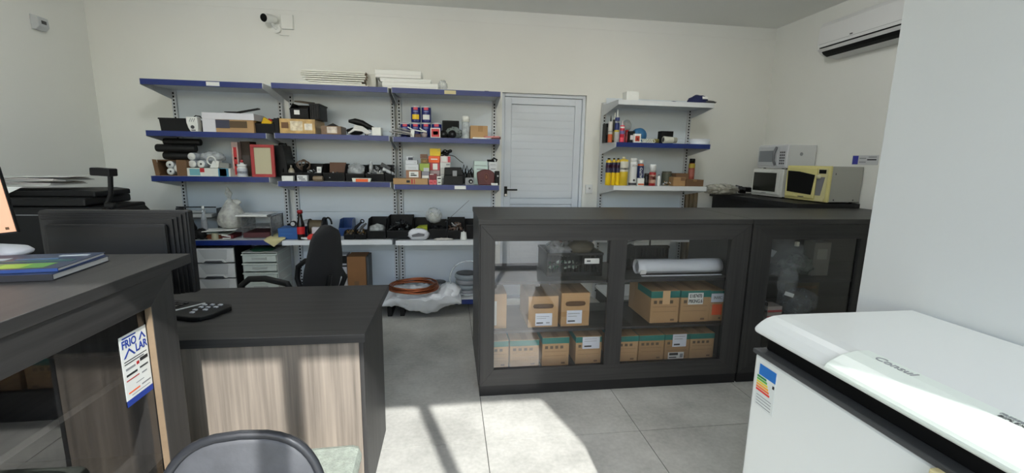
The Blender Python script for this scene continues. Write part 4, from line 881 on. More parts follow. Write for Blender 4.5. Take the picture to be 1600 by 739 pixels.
for k in range(3): part(t, 'plug', MB().rbox((-0.03 + 0.045 * k, -0.02, 0.05 + 0.01 * k), (0.035, 0.03, 0.08), (0, 0.2 * k - 0.2, 0)), BLACK, 0.003)
b0 = (0.1734, 3.97, 1.207, 0.0766, 0.0638)
t = thing('webcam', 'small silver camera with a black lens on the third shelf', 'camera', (b0[0], b0[1], zs + 0.001))
part(t, 'body', MB().box(-b0[3] / 2, b0[3] / 2, 0, 0.03, 0, b0[4]), GREY, 0.003); part(t, 'lens', MB().cyl((0.01, -0.012, b0[4] / 2), (0.01, -0.0005, b0[4] / 2), 0.02, n=18), BLACK); part(t, 'glint', MB().cyl((0.012, -0.0135, b0[4] * 0.45), (0.012, -0.0122, b0[4] * 0.45), 0.007), WHITE)
zl = sbox('lower pale green box behind the leather pouch', (0.2801, 4.08, 1.207, 0.1257, 0.1679), 0.12, PALEG, [(-0.3, 0.3, 0.8, 0.85, GREY)])
sbox('upper pale green box behind the leather pouch', (0.2797, 4.08, 1.3778, 0.1196, 0.0432), 0.12, PALEG, [(-0.4, 0.4, 0.1, 0.16, GREY)], zl)
zl = sbox('tall white box at the door end of the third shelf', (0.393, 4.08, 1.207, 0.0766, 0.1726), 0.1, M((206, 210, 212), 0.5), [(-0.3, 0.3, 0.8, 0.85, GREY)])
zl = sbox('white box on top at the door end of the third shelf', (0.3909, 4.08, 1.3796, 0.0793, 0.0318), 0.1, M((210, 214, 216), 0.5), [(-0.3, 0.3, 0.3, 0.4, GREY)], zl)
t = thing('cable', 'short black cable lying on the white boxes at the door end', 'cable', ((0.3911, 4.1, 1.4142)[0], 4.11, zl + 0.001))
part(t, 'plug', MB().rbox((-0.02, 0, 0.011), (0.06, 0.03, 0.02), (0, 0, 0.3)), BLACK, 0.003); part(t, 'lead', MB().tube([(-0.01, 0, 0.02), (0.015, 0, 0.032), (0.04, 0, 0.02), (0.035, 0.02, 0.008)], 0.007), BLACK)
b0 = (0.3193, 3.98, 1.207, 0.1576, 0.139)
t = thing('leather_pouch', 'burgundy leather pouch with a round crest on the front', 'pouch', (b0[0], b0[1], zs + 0.001)); w, h = b0[3], b0[4]
BURG = M((82, 32, 32), 0.5, var=0.1, scale=20, bump=0.15, bscale=120)
part(t, 'body', MB().prism([(-w / 2 + 0.012, 0), (w / 2 - 0.006, 0), (w / 2, h * 0.5), (w / 2 - 0.004, h * 0.8), (w / 2 - 0.04, h * 0.97), (0, h), (-w / 2 + 0.04, h * 0.95), (-w / 2, h * 0.8), (-w / 2 + 0.002, h * 0.5)], 'y', 0, 0.07), BURG, 0.008)
part(t, 'crest', MB().tube([(0.004 + 0.018 * math.cos(a), -0.001, h * 0.5 + 0.036 * math.sin(a)) for a in [2 * PI * i / 18 for i in range(18)]], 0.0022, 5, True), M((130, 80, 66), 0.4)); part(t, 'crest_centre', MB().blob((0.004, -0.001, h * 0.5), (0.010, 0.003, 0.022), 3, 0.2, 3, 2), M((120, 72, 60), 0.4))
b0 = (0.4245, 4.01, 1.207, 0.0407, 0.1256)
t = thing('power_adapter', 'black adapter with a white dial at the door end of the shelf', 'adapter', (b0[0], b0[1], zs + 0.001))
part(t, 'body', MB().box(-b0[3] / 2, b0[3] / 2, 0, 0.05, 0, b0[4]), BLACK, 0.004); part(t, 'dial', MB().cyl((0.005, -0.004, b0[4] * 0.65), (0.005, -0.0005, b0[4] * 0.65), 0.008), LGREY)
single('paper_tag', 'small white tag on the shelf edge under the leather pouch', 'tag', MB().prism([(-0.028, 0.0), (0.03, 0.0), (0.03, 0.018), (-0.03, 0.02)], 'y', 0, 0.003), PAPER, (0.395, 3.966, zs + 0.001))

# ------------------------------------------------------------------ leftmost bay, fourth shelf
zs = 0.7225
t = thing('paper_tray', 'grey document tray with papers at the back of the low left shelf', 'tray', (-2.20, 4.29, zs + 0.001))
t.scale = (1, 0.45, 1)
part(t, 'base', MB().box(-0.19, 0.15, -0.12, 0.12, 0.0, 0.01), DGREY); part(t, 'riser', MB().box(-0.19, -0.18, -0.12, 0.12, 0.01, 0.24), DGREY); part(t, 'riser', MB().box(0.14, 0.15, -0.12, 0.12, 0.01, 0.24), DGREY)
part(t, 'upper_tray', MB().box(-0.18, 0.14, -0.12, 0.12, 0.15, 0.158), DGREY); part(t, 'paper', MB().box(-0.20, 0.10, -0.13, 0.1, 0.159, 0.19), M((190, 192, 190), 0.7), 0.002); part(t, 'paper', MB().rbox((-0.08, 0, 0.205), (0.2, 0.2, 0.008), (0, 0, 0.2)), PAPER); part(t, 'rail', MB().tube([(-0.185, -0.12, 0.25), (0.14, -0.12, 0.25)], 0.005), BLACK)
bottle('bottle', 'clear plastic bottle with a white cap beside the knotted bag', 'bottle', (-2.0803, 4.04, 0.722, 0.0448, 0.2813), film((190, 196, 200), 0.5, 0.1), [(0.35, 0.6, GREY)], WHITE, [(0.95, 0), (1, 0.03), (1, 0.65), (0.45, 0.9), (0.4, 1)], 0.45, 0.1)
t = thing('black_flask', 'black flask with a pale blue label at the left end of the low shelf', 'flask', ((-2.1748, 4.02, 0.799)[0], 4.03, zs + 0.001))
part(t, 'body', MB().lathe([(0.0, 0), (0.045, 0.001), (0.047, 0.02), (0.047, 0.10), (0.03, 0.14), (0.026, 0.17), (0.0, 0.172)]), BLACK); part(t, 'label', MB().box(-0.02, 0.022, -0.050, -0.0475, 0.045, 0.09), M((176, 186, 216), 0.6))
t = thing('black_flask', 'black rounded charger lying beside the labelled flask', 'charger', ((-2.091, 4, 0.791)[0], 4.0, zs + 0.001))
part(t, 'body', MB().blob((0, 0.02, 0.045), (0.05, 0.05, 0.05), 2, 0.2, 2, 3, 0, 0.0), BLACK); part(t, 'cable', MB().tube([(0.03, 0, 0.02), (0.045, -0.01, 0.012), (0.06, -0.01, 0.009)], 0.006), BLACK)
t = thing('pamphlet_pile', 'untidy pile of papers and boards under the knotted bag', 'papers', ((-1.9778, 4.02, 0.7707)[0], 4.02, zs + 0.001))
part(t, 'box', MB().box(-0.10, 0.03, 0, 0.2, 0.0, 0.036), M((120, 62, 24), 0.6), 0.002); part(t, 'box', MB().box(0.03, 0.13, 0.02, 0.2, 0.0, 0.03), M((96, 30, 34), 0.6), 0.002)
part(t, 'sheet', MB().rbox((-0.04, 0.08, 0.046), (0.25, 0.18, 0.006), (0, 0.07, 0.1)), M((186, 190, 180), 0.7)); part(t, 'sheet', MB().rbox((-0.06, 0.06, 0.062), (0.2, 0.16, 0.01), (0, 0.0, -0.15)), M((84, 98, 92), 0.7)); part(t, 'sheet', MB().rbox((0.02, 0.06, 0.074), (0.25, 0.17, 0.005), (0, -0.03, 0.2)), PAPER)
part(t, 'spring', MB().cyl((0.0, -0.015, 0.0), (0.0, -0.015, 0.055), 0.026), M((170, 166, 140), 0.5)); part(t, 'clip', MB().tube([(0.05, -0.01, 0.035), (0.12, -0.015, 0.025), (0.12, -0.015, 0.009), (0.06, -0.015, 0.008)], 0.005), WHITE)
b0 = (-1.8885, 4.02, 0.722, 0.1942, 0.4511)
t = thing('plastic_bag', 'knotted translucent plastic bag full of coiled cord', 'bag', (b0[0], 4.13, zs + 0.082))
h = b0[4] - 0.082
pr = [(0.0, 0), (0.07, 0.004), (0.105, 0.03), (0.115, 0.075), (0.10, 0.13), (0.065, 0.19), (0.03, 0.235), (0.012, 0.255), (0.02, 0.275), (0.03, 0.30), (0.0, h)]
mb = MB().lathe(pr, n=26)
mb.v = [(x * (1 + 0.16 * noise.noise(Vector((x * 18, y * 18, z * 10)))) - 0.12 * max(0, z - 0.2) , y * 0.95, z) for x, y, z in mb.v]
part(t, 'film', mb, film((206, 206, 198), 0.55, 0.3))
part(t, 'ear', MB().blob((0.04, 0, 0.22), (0.045, 0.012, 0.03), 4, 0.4, 3, 2), film((206, 206, 198), 0.7)); 
for k in range(5): part(t, 'cord', MB().tube([((0.075 - 0.006 * k) * math.cos(a), 0.07 * math.sin(a), 0.015 + 0.016 * k) for a in [2 * PI * i / 18 for i in range(18)]], 0.008, 6, True), M((186, 184, 172), 0.7))
b0 = (-1.6899, 4.01, 0.722, 0.2697, 0.2368)
t = thing('acrylic_organizer', 'clear grey two-tier acrylic letter tray with papers on top', 'organizer', (b0[0] + 0.035, 4.03, zs + 0.001)); w = b0[3] - 0.03; h = 0.19
ACR = film((150, 150, 152), 0.45, 0.1)
for z in (0.003, h * 0.5, h * 0.97): part(t, 'tray', MB().box(-w / 2, w / 2, 0, 0.28, z, z + 0.004), ACR)
for x in (-w / 2, w / 2 - 0.004): part(t, 'side', MB().box(x, x + 0.004, 0.0, 0.28, 0.008, h * 0.49), ACR); part(t, 'side', MB().box(x, x + 0.004, 0.0, 0.28, h * 0.53, h * 0.96), ACR)
part(t, 'back', MB().box(-w / 2 + 0.005, w / 2 - 0.005, 0.276, 0.28, 0.008, h * 0.48), ACR)
for x in (w / 2 + 0.004,): part(t, 'post', MB().tube([(x, 0.01, 0.0), (x, 0.01, h), (x, 0.27, h), (x, 0.27, 0)], 0.004), DGREY)
part(t, 'red_folder', MB().box(-w / 2 + 0.008, w / 2 - 0.02, 0.01, 0.26, 0.008, 0.05), M((74, 30, 34), 0.6)); part(t, 'paper', MB().rbox((-0.05, 0.1, h + 0.008), (0.24, 0.2, 0.012), (0, 0.02, 0.15)), PAPER); part(t, 'paper', MB().rbox((0.03, 0.1, h + 0.02), (0.16, 0.16, 0.006), (0.03, 0.0, -0.2)), M((206, 210, 212), 0.7))
t = thing('dust_cloth', 'pale yellow cloth hanging over the shelf corner', 'cloth', (0, 0, 0))
def drape(pts, th=0.003):
    mb = MB(); n = len(pts); m_ = len(pts[0])
    vs = [p for r in pts for p in r] + [(p[0], p[1] + th, p[2] - th) for r in pts for p in r]
    fs = []
    for i in range(n - 1):
        for j in range(m_ - 1):
            a = i * m_ + j; fs.append((a, a + 1, a + m_ + 1, a + m_)); o = n * m_; fs.append((o + a + m_, o + a + m_ + 1, o + a + 1, o + a))
    return mb.add(vs, fs, 0, True)
pts = []
for i in range(7):
    r_ = []
    for j in range(9):
        u = j / 8; v = i / 6
        if v < 0.5: y, z = 4.14 - 0.36 * v, 0.733 + 0.05 * (0.5 - v) * (1 - abs(2 * u - 1)) + 0.006 * math.sin(9 * u)
        else: y, z = 3.953, 0.735 - 0.12 * (v - 0.5) * (1 - abs(2 * u - 1.0)) - 0.008
        r_.append((-1.60 + 0.16 * u + 0.02 * math.sin(3 * v) + 0.02 * v, y - 0.004 * math.sin(12 * u), z))
    pts.append(r_)
part(t, 'cloth', drape(pts), M((192, 184, 138), 0.9, bump=0.2, bscale=120))
part(t, 'hem', MB().tube(pts[6], 0.002, 5), M((192, 184, 138), 0.9))

# ------------------------------------------------------------------ middle bay, fourth shelf
zs = 0.7175
b0 = (-1.3798, 4.02, 0.717, 0.197, 0.0961)
carton('blue_box', 'flat bright blue box behind the cola bottle', 'box', b0, 0.17, M((28, 84, 150), 0.5), [(-0.4, 0.1, 0.45, 0.55, M((34, 96, 164), 0.5))], lid=M((30, 88, 154), 0.5))
t = thing('headlamp', 'small black headlamp with a silver lens on the blue box', 'lamp', (b0[0] - 0.0, 4.10, b0[2] + b0[4] + 0.002))
part(t, 'body', MB().cyl((0, 0.0, 0.026), (0, 0.03, 0.026), 0.026), BLACK); part(t, 'lens', MB().cyl((0, -0.003, 0.026), (0, -0.0005, 0.026), 0.018), LGREY); part(t, 'hinge', MB().box(-0.04, -0.02, 0, 0.02, 0.012, 0.03), BLACK)
bottle('soda_bottle', 'dark glass cola bottle with a red cap and red round label', 'bottle', (-1.284, 3.972, 0.717, 0.0648, 0.2582), M((24, 16, 14), 0.12), [(0.22, 0.50, M((190, 34, 36), 0.45))], M((150, 26, 36), 0.4), [(0.9, 0), (0.98, 0.02), (0.98, 0.18), (0.94, 0.22), (1.0, 0.5), (0.95, 0.6), (0.6, 0.8), (0.52, 0.95), (0.55, 1.0)], 0.68, 0.11)
carton('small_box', 'grey printed box behind the cola bottle', 'box', (-1.2889, 4.16, 0.717, 0.0547, 0.1442), 0.1, M((150, 152, 152), 0.6), [(-0.3, 0.4, 0.3, 0.8, LGREY)])
carton('small_box', 'dark box with a white printed face beside the cable reel', 'box', (-1.2365, 4.11, 0.717, 0.0543, 0.1337), 0.08, M((92, 82, 66), 0.6), [(-0.3, 0.4, 0.5, 0.9, PAPER)])
t = thing('cable_reel', 'brown and black cable reel partly hidden by the office chair', 'reel', ((-1.1511, 4.1, 0.8289)[0], 4.14, zs + 0.095))
part(t, 'drum', MB().cyl((-0.09, 0, 0.0), (0.02, 0, 0.0), 0.06, n=18), M((84, 72, 50), 0.6)); part(t, 'flange', MB().cyl((0.02, 0, 0), (0.035, 0, 0), 0.085, n=20), BLACK); part(t, 'flange', MB().cyl((-0.10, 0, 0), (-0.09, 0, 0), 0.07, n=20), BLACK); part(t, 'handle', MB().tube([(0.06 + 0.03 * math.cos(a), 0, 0.02 + 0.06 * math.sin(a)) for a in [PI * i / 8 for i in range(9)]], 0.008), BLACK)
t = thing('packet', 'red and white packet on the low shelf beside the cola bottle', 'packet', ((-1.1962, 4, 0.7648)[0], 4.0, zs + 0.001))
part(t, 'wrapper', MB().prism([(-0.06, 0.0), (0.09, 0.0), (0.09, 0.055), (-0.02, 0.045)], 'y', 0.0, 0.03), M((206, 50, 42), 0.4), 0.003); part(t, 'white_box', MB().box(-0.01, 0.09, 0.04, 0.1, 0.0, 0.10), M((190, 190, 194), 0.5), 0.002); part(t, 'paper', MB().rbox((-0.06, -0.012, 0.015), (0.05, 0.03, 0.012), (0.1, 0.2, 0.3)), PAPER)
b0 = (-0.9508, 4.16, 0.717, 0.112, 0.1499)
t = pbin('parts_bin', 'translucent blue parts bin behind the chair back', b0, 0.18, M((34, 66, 120), 0.3), 0.5)
for k, bx in enumerate([(-0.8805, 3.98, 0.717, 0.089, 0.0724), (-0.7831, 3.98, 0.717, 0.0951, 0.072)]):
    pbin('parts_bin', ['low black bin of small brass fittings nearest the chair back', 'low black bin of brass fittings under the black clamps'][k], bx, 0.13, PLBLK, 0.6)
    heap('brass_fittings', ['loose brass and steel fittings in the bin nearest the chair back', 'loose brass fittings under the black clamps'][k], 'fittings', (bx[0], bx[1] + 0.06, zs + 0.015), bx[3] * 0.8, 0.09, bx[4] * 0.9, 40, (M((140, 110, 60), 0.35, metal=0.8), GREY, M((96, 82, 60), 0.5)), 20 + k, (0.007, 0.018))
t = thing('clamp', 'black pliers-like clamp with chrome jaws standing in the brass bin', 'clamp', ((-0.8118, 4.05, 0.8125)[0], 4.05, zs + 0.05))
part(t, 'jaw', MB().tube([(-0.05, 0, 0.0), (-0.02, 0, 0.05), (0.03, 0.0, 0.10)], [0.006, 0.014, 0.008]), BLACK); part(t, 'jaw', MB().tube([(0.0, 0, 0.0), (0.03, 0, 0.05), (0.07, 0.0, 0.085)], [0.006, 0.012, 0.008]), DGREY); part(t, 'ring', MB().tube([(0.035 + 0.015 * math.cos(a), 0, 0.105 + 0.015 * math.sin(a)) for a in [2 * PI * i / 10 for i in range(10)]], 0.005, 6, True), BLACK); part(t, 'tip', MB().cyl((-0.012, -0.01, -0.005), (0.012, -0.01, 0.035), 0.004), CHROME)
b0 = (-0.6505, 4, 0.717, 0.1592, 0.1714)
pbin('parts_bin', 'black bin with a clear plastic bag left of the bay joint', b0, 0.26, lip=0.42)
bag('plastic_bag', 'clear plastic bag lying in the bin left of the bay joint', (b0[0] - 0.01, 4.03, zs + 0.03, 0.135, 0.085), 0.16, film((190, 194, 192), 0.6), 21, 0.35)
b0 = (-0.5414, 4, 0.717, 0.0414, 0.1886)
# ------------------------------------------------------------------ bay beside the door, fourth shelf
zs = 0.7095
b0 = (-0.4495, 4, 0.709, 0.2197, 0.1966)
pbin('parts_bin', 'large black bin heaped with black netting across the bay joint', (b0[0], b0[1], 0.7182, b0[3], b0[4] - 0.008), 0.27, lip=0.38)
heap('black_netting', 'tangled black netting and small black parts in the large bin', 'netting', (b0[0], 4.11, 0.745), b0[3] * 0.85, 0.16, 0.11, 110, (PLBLK, M((46, 52, 52), 0.4), BLACK), 31, (0.010, 0.03))
b0 = (-0.2632, 4.01, 0.709, 0.1386, 0.1722)
pbin('parts_bin', 'black bin holding a lime green piece', b0, 0.25, lip=0.45)
single('sponge', 'lime green sponge wedge in the black bin', 'sponge', MB().prism([(-0.055, 0.03), (-0.02, 0.055), (0.06, 0.062), (0.06, 0.0), (-0.03, 0.0)], 'y', 0, 0.1), M((136, 146, 20), 0.7, bump=0.2), (b0[0] - 0.002, 4.03, zs + 0.06), bevel=0.004)
b1 = (-0.281, 3.965, 0.709, 0.1821, 0.1007)
t = thing('pouch', 'crumpled white plastic pouch with a grey window', 'pouch', (b1[0], b1[1] + 0.03, zs + 0.001))
part(t, 'film', MB().blob((0, 0, b1[4] * 0.48), (b1[3] / 2, 0.028, b1[4] * 0.54), 17, 0.2, 2.5, 3, 0, 0.0, True), M((206, 208, 212), 0.4)); part(t, 'window', MB().prism([(-0.06, 0.05), (0.0, 0.068), (0.055, 0.058), (0.05, 0.038), (-0.055, 0.032)], 'y', -0.034, -0.030), M((86, 88, 94), 0.4))
b0 = (-0.1098, 4.01, 0.709, 0.1573, 0.1546)
pbin('parts_bin', 'black bin below the round bag of clear clips', b0, 0.25, lip=0.6)
heap('loose_parts', 'loose black parts in the bin below the round bag', 'fittings', (b0[0], 4.12, zs + 0.02), 0.12, 0.15, 0.10, 40, (PLBLK, BLACK), 33, (0.01, 0.025))
b1 = (-0.1505, 4.06, 0.8447, 0.1467, 0.1411)
bag('plastic_bag', 'round clear plastic bag of clips standing above the bins', (b1[0], b1[1] + 0.0, b1[2], b1[3], b1[4]), 0.12, film((206, 210, 210), 0.42), 41, 0.12, inner=M((190, 190, 176), 0.5), freq=3.5)
b0 = (0.0571, 4.01, 0.709, 0.1648, 0.1749)
pbin('parts_bin', 'black bin of brown and silver parts nearest the display case', b0, 0.25, lip=0.45)
heap('loose_parts', 'silver and brown parts in the bin nearest the display case', 'fittings', (b0[0], 4.10, zs + 0.03), 0.12, 0.13, 0.12, 50, (CHROME, M((112, 92, 80), 0.5), M((84, 66, 56), 0.6), LGREY), 35, (0.01, 0.028))
b0 = (0.2146, 4.02, 0.709, 0.1378, 0.1587)
pbin('parts_bin', 'black bin half hidden behind the display case', b0, 0.25, lip=0.8)
a, b_ = (-0.0257, 4.12, 0.872), (0.1758, 4.12, 1.058)
t = thing('antenna', 'thin metal rod sticking up diagonally from the bins', 'rod', a)
part(t, 'rod', MB().cyl((0, 0, 0), (b_[0] - a[0], 0, b_[2] - a[2]), 0.0022, 0.0015, 6), DGREY); part(t, 'base', MB().cyl((-0.02, 0, -0.02), (0.004, 0, 0.004), 0.005, n=8), BLACK)
bottle('small_bottle', 'small white cone-shaped bottle at the front of the low shelf', 'bottle', (0.1209, 3.97, 0.709, 0.0635, 0.078), M((216, 220, 216), 0.4), [], WHITE, [(1.0, 0), (0.98, 0.05), (0.78, 0.9), (0.75, 1.0)], 0.25, 0.12)
single('paper_scrap', 'crumpled paper scrap in front of the black bins', 'paper', MB().blob((0, 0, 0.006), (0.08, 0.02, 0.012), 5, 0.4, 3, 3, 0, 0.0), M((196, 192, 186), 0.7), (-0.06, 3.985, zs + 0.001))

# ------------------------------------------------------------------ bottom of the shelving
b0 = (-0.8418, 4.05, 0.2448, 0.1621, 0.3049)
t = carton('tall_carton', 'tall brown carton standing under the middle bay', 'carton', (b0[0], 4.05, 0.151, b0[3], b0[2] + b0[4] - 0.151), 0.2, M((132, 92, 54), 0.75, var=0.08, scale=8), [(-0.15, 0.1, 0.3, 0.42, KRAFTD)])
part(t, 'dark_side', MB().box(b0[3] / 2 + 0.001, b0[3] / 2 + 0.02, -0.09, 0.1, 0, b0[2] + b0[4] - 0.155), DGREY, 0.002)  # dark right side of the carton, built as a thin grey slab
carton('small_box', 'white and black boxes tucked left of the tall brown carton', 'box', (b0[0] - 0.155, 4.12, 0.151, 0.11, 0.40), 0.15, M((188, 190, 196), 0.5), [(-0.5, 0.5, 0.72, 0.76, INK), (-0.5, 0.5, 0.5, 0.55, INK), (-0.3, 0.5, 0.8, 0.98, BLACK)])
# white plastic sack with the copper coil lying on it
t = thing('plastic_sack', 'large white plastic sack spilling off the bottom shelf', 'sack', (-0.26, 4.02, 0.1525))
mb = MB(); n, m_ = 60, 36
def sack(u, v):
    x = -0.36 + 0.72 * u
    edge = min(1, 5.5 * u * (1 - u) + 0.12)
    peak = max(0.0, 1 - abs(u - 0.56) / (0.60 if u < 0.56 else 0.48))
    front = -0.07 - 0.16 * peak ** 0.7
    if v < 0.6:
        k = v / 0.6; y = 0.26 + (front - 0.26) * k
        z = (0.07 + 0.06 * max(0, u - 0.72) / 0.28) * edge * min(1, (1 - abs(2 * k - 0.9)) * 3 + 0.6)
    else:
        k = (v - 0.6) / 0.4; y = front - 0.015 * math.sin(PI * k) + 0.16 * k * peak
        z = 0.06 * edge - (0.03 + 0.17 * peak) * k
    cr_ = abs(noise.noise(Vector((x * 7 + 1.3, y * 7, z * 7 + 3)))) + 0.5 * abs(noise.noise(Vector((x * 17, y * 15, z * 17))))
    w_ = (cr_ - 0.3) * 0.05
    return (x, y, max(z + w_, -0.148) if y < -0.06 else max(z + w_, 0.002))
vs = [sack(i / (n - 1), j / (m_ - 1)) for i in range(n) for j in range(m_)]
mb.add(vs, [(i * m_ + j, i * m_ + j + 1, (i + 1) * m_ + j + 1, (i + 1) * m_ + j) for i in range(n - 1) for j in range(m_ - 1)], 0, True)
o = part(t, 'film', mb, M((226, 230, 234), 0.35, bump=0.3, bscale=30)); o.modifiers.new('thick', 'SOLIDIFY').thickness = 0.002; 
part(t, 'folds', MB().blob((0.26, 0.02, 0.06), (0.09, 0.13, 0.065), 4, 0.35, 2.5, 3, 0, 0.004, True), M((226, 230, 234), 0.35, bump=0.3, bscale=30))
COP = M((166, 98, 66), 0.32, metal=0.85)
t = thing('copper_coil', 'coil of bare copper pipe lying on the white sack', 'coil', ((-0.3352, 3.97, 0.2388)[0], 4.02, 0.262))
for k, (r_, z) in enumerate([(0.225, 0.0), (0.21, 0.004), (0.195, 0.008), (0.222, 0.016), (0.205, 0.02), (0.19, 0.022), (0.215, 0.031)]):
    part(t, 'turn', MB().tube([(r_ * math.cos(a) + 0.004 * math.sin(3 * a + k), r_ * 0.9 * math.sin(a), z + 0.006 * math.sin(2 * a + k)) for a in [2 * PI * i / 40 for i in range(40)]], 0.0075, 8, True), COP)
part(t, 'loose_end', MB().tube([(0.215, 0.02, 0.03), (0.12, -0.17, 0.036), (-0.02, -0.205, 0.034), (-0.1, -0.16, 0.03)], 0.0075), COP); part(t, 'cut_end', MB().tube([(-0.17, 0.09, 0.02), (-0.12, 0.06, 0.03), (-0.09, 0.055, 0.036)], 0.006), COP)
t = thing('cable_spool', 'grey cable spool in a clear ring bag at the bottom by the display case', 'spool', (0.155, 4.16, 0.151))
for k, (z0, z1, r_) in enumerate([(0.0, 0.05, 0.105), (0.052, 0.10, 0.10), (0.102, 0.15, 0.105), (0.152, 0.20, 0.115)]):
    part(t, 'coil', MB().lathe([(0.05, z0 + 0.001), (r_ - 0.01, z0 + 0.001), (r_, z0 + 0.012), (r_, z1 - 0.012), (r_ - 0.01, z1), (0.05, z1)], n=26), M((138 - 6 * (k % 2), 142, 148), 0.5))
part(t, 'top_disc', MB().lathe([(0.04, 0.201), (0.10, 0.201), (0.10, 0.206), (0.04, 0.206)], n=24), DGREY)
part(t, 'ring', MB().tube([(0.01 + 0.17 * math.cos(a), -0.13, 0.185 + 0.165 * math.sin(a)) for a in [2 * PI * i / 32 for i in range(32)]], 0.007, 6, True), film((206, 214, 218), 0.6, 0.1), 0)
t = thing('cable_spool', 'small dark spool lying beside the grey cable spool', 'spool', (-0.12, 4.26, 0.151))
part(t, 'coil', MB().lathe([(0.03, 0.001), (0.075, 0.001), (0.08, 0.01), (0.08, 0.075), (0.075, 0.085), (0.03, 0.085)], n=22), GREY); part(t, 'top_disc', MB().lathe([(0.0, 0.086), (0.075, 0.086), (0.075, 0.095), (0.0, 0.095)], n=22), DGREY)
single('cardboard_offcut', 'flat grey carton piece behind the copper coil', 'carton piece', MB().prism([(-0.16, 0.0), (0.06, 0.0), (0.06, 0.075), (-0.16, 0.045)], 'y', 0, 0.01), M((88, 86, 82), 0.7), (-0.25, 4.31, 0.2265 - 0.075), bevel=0.001)

# drawer towers under the left bay
DW = M((198, 200, 196), 0.45); 
def drawers(label, x, w, y, z_top, n, dh, c, sq, green=None):
    t = thing('drawer_unit', label, 'drawer unit', (x, y, 0))
    part(t, 'carcass', MB().box(-w / 2, -w / 2 + 0.006, 0.012, 0.34, 0, z_top - 0.003).box(w / 2 - 0.006, w / 2, 0.012, 0.34, 0, z_top - 0.003).box(-w / 2 + 0.006, w / 2 - 0.006, 0.33, 0.34, 0, z_top - 0.003).box(-w / 2, w / 2, 0.006, 0.34, z_top - 0.003, z_top + 0.004), BLACK if not sq else M((176, 178, 172), 0.5), 0.001)
    for k in range(n):
        z1 = z_top - 0.012 - k * dh; z0 = z1 - dh + 0.012
        if z0 < 0.0: break
        if not sq:
            d = part(t, 'drawer', MB().box(-w / 2 + 0.008, w / 2 - 0.008, 0.0, 0.30, z0, z1), c, 0.004)
            part(d, 'face_panel', MB().prism([(-w * 0.38, z1 - 0.008), (w * 0.33, z1 - 0.008), (w * 0.30, z0 + 0.03), (-w * 0.22, z0 + 0.03)], 'y', -0.004, -0.0005), M((182, 184, 182), 0.5), 0.002)
            part(d, 'handle', MB().prism([(-w * 0.28, z0), (-w * 0.20, z0 + 0.030), (w * 0.22, z0 + 0.030), (w * 0.30, z0)], 'y', -0.016, -0.0045), M((206, 208, 204), 0.4), 0.003)
            part(d, 'grip_slot', MB().prism([(-w * 0.25, z0 + 0.001), (-w * 0.19, z0 + 0.017), (w * 0.19, z0 + 0.017), (w * 0.25, z0 + 0.001)], 'y', -0.018, -0.0162), DGREY)
        else:
            d = part(t, 'drawer', MB().box(-w / 2 + 0.008, w / 2 - 0.008, 0.004, 0.30, z0, z1 - 0.014), c, 0.003)
            part(d, 'rim', MB().box(-w / 2 - 0.003, w / 2 + 0.003, -0.004, 0.32, z1 - 0.013, z1 - 0.001), c, 0.003)
            part(d, 'pull', MB().box(-w * 0.22, w * 0.2, -0.002, 0.0035, z0 + 0.02, z1 - 0.03), M((168, 172, 166), 0.5), 0.002); part(d, 'pull_shadow_lip', MB().box(-w * 0.22, w * 0.2, -0.008, -0.0025, z1 - 0.034, z1 - 0.028), c)
    return t
q1 = (-1.988, 3.98, 0.3318, 0.3245, 0.3302); q2 = (-1.6445, 3.98, 0.3244, 0.2841, 0.2953)
drawers('grey-white drawer tower with black frame under the left bay', q1[0], q1[3], 3.98, q1[2] + q1[4], 5, 0.134, M((204, 205, 202), 0.4), False)
drawers('pale green-grey slim drawer tower under the left bay', q2[0] + 0.01, q2[3], 3.99, q2[2] + q2[4] - 0.012, 8, 0.083, M((184, 192, 184), 0.45), True)
single('green_cloth', 'dark green folded cloth on top of the slim drawer tower', 'cloth', MB().blob((0, 0, 0.004), (0.10, 0.10, 0.022), 8, 0.3, 2.5, 3, 0, 0.0), M((20, 66, 44), 0.7), (q2[0] + 0.0, 4.11, q2[2] + q2[4] - 0.0075))

# ------------------------------------------------------------------ right bay, second shelf
zs = 1.6145
carton('small_box', 'narrow black box at the left end of the right second shelf', 'box', (1.4784, 4.12, 1.614, 0.0314, 0.1763), 0.1, BLACK, [(-0.3, 0.3, 0.4, 0.8, DGREY)])
SILP = [(1.0, 0), (1.0, 0.76), (0.95, 0.78), (0.3, 0.79), (0.24, 0.82), (0.12, 1.0)]
def cartridge(label, b, c1, bands, noz=WHITE):
    xc, y, z0, w, h = b; r = w / 2
    t = thing('sealant_tube', label, 'sealant tube', (xc, y + r, z0 + 0.0005))
    hb = h * 0.76
    part(t, 'barrel', MB().lathe([(0, 0), (r, 0.0005), (r, hb), (r * 0.9, hb + 0.003), (0, hb + 0.004)]), c1)
    for v0, v1, m in bands: part(t, 'label', MB().lathe([(r + 0.0006, v0 * hb), (r + 0.0006, v1 * hb)]), m)
    part(t, 'nozzle', MB().lathe([(r * 0.35, hb + 0.0045), (r * 0.32, hb + 0.012), (r * 0.12, h), (0, h)], n=12), noz)
    return t
cartridge('white and orange sealant tube at the left of the group', (1.4876, 4.05, 1.614, 0.0401, 0.246), M((206, 204, 196), 0.4), [(0.0, 0.4, M((200, 92, 50), 0.5)), (0.5, 0.55, GREY)], BLACK)
cartridge('dark olive sealant tube behind the blue one', (1.5345, 4.08, 1.614, 0.0342, 0.2735), M((60, 60, 48), 0.4), [(0.1, 0.5, M((150, 140, 90), 0.5))])
cartridge('blue and white sealant tube with a tall white nozzle', (1.5394, 4.02, 1.614, 0.043, 0.2961), M((210, 212, 210), 0.4), [(0.5, 1.0, M((28, 46, 110), 0.45)), (0.78, 0.86, PAPER), (0.42, 0.5, M((190, 170, 60), 0.5))])
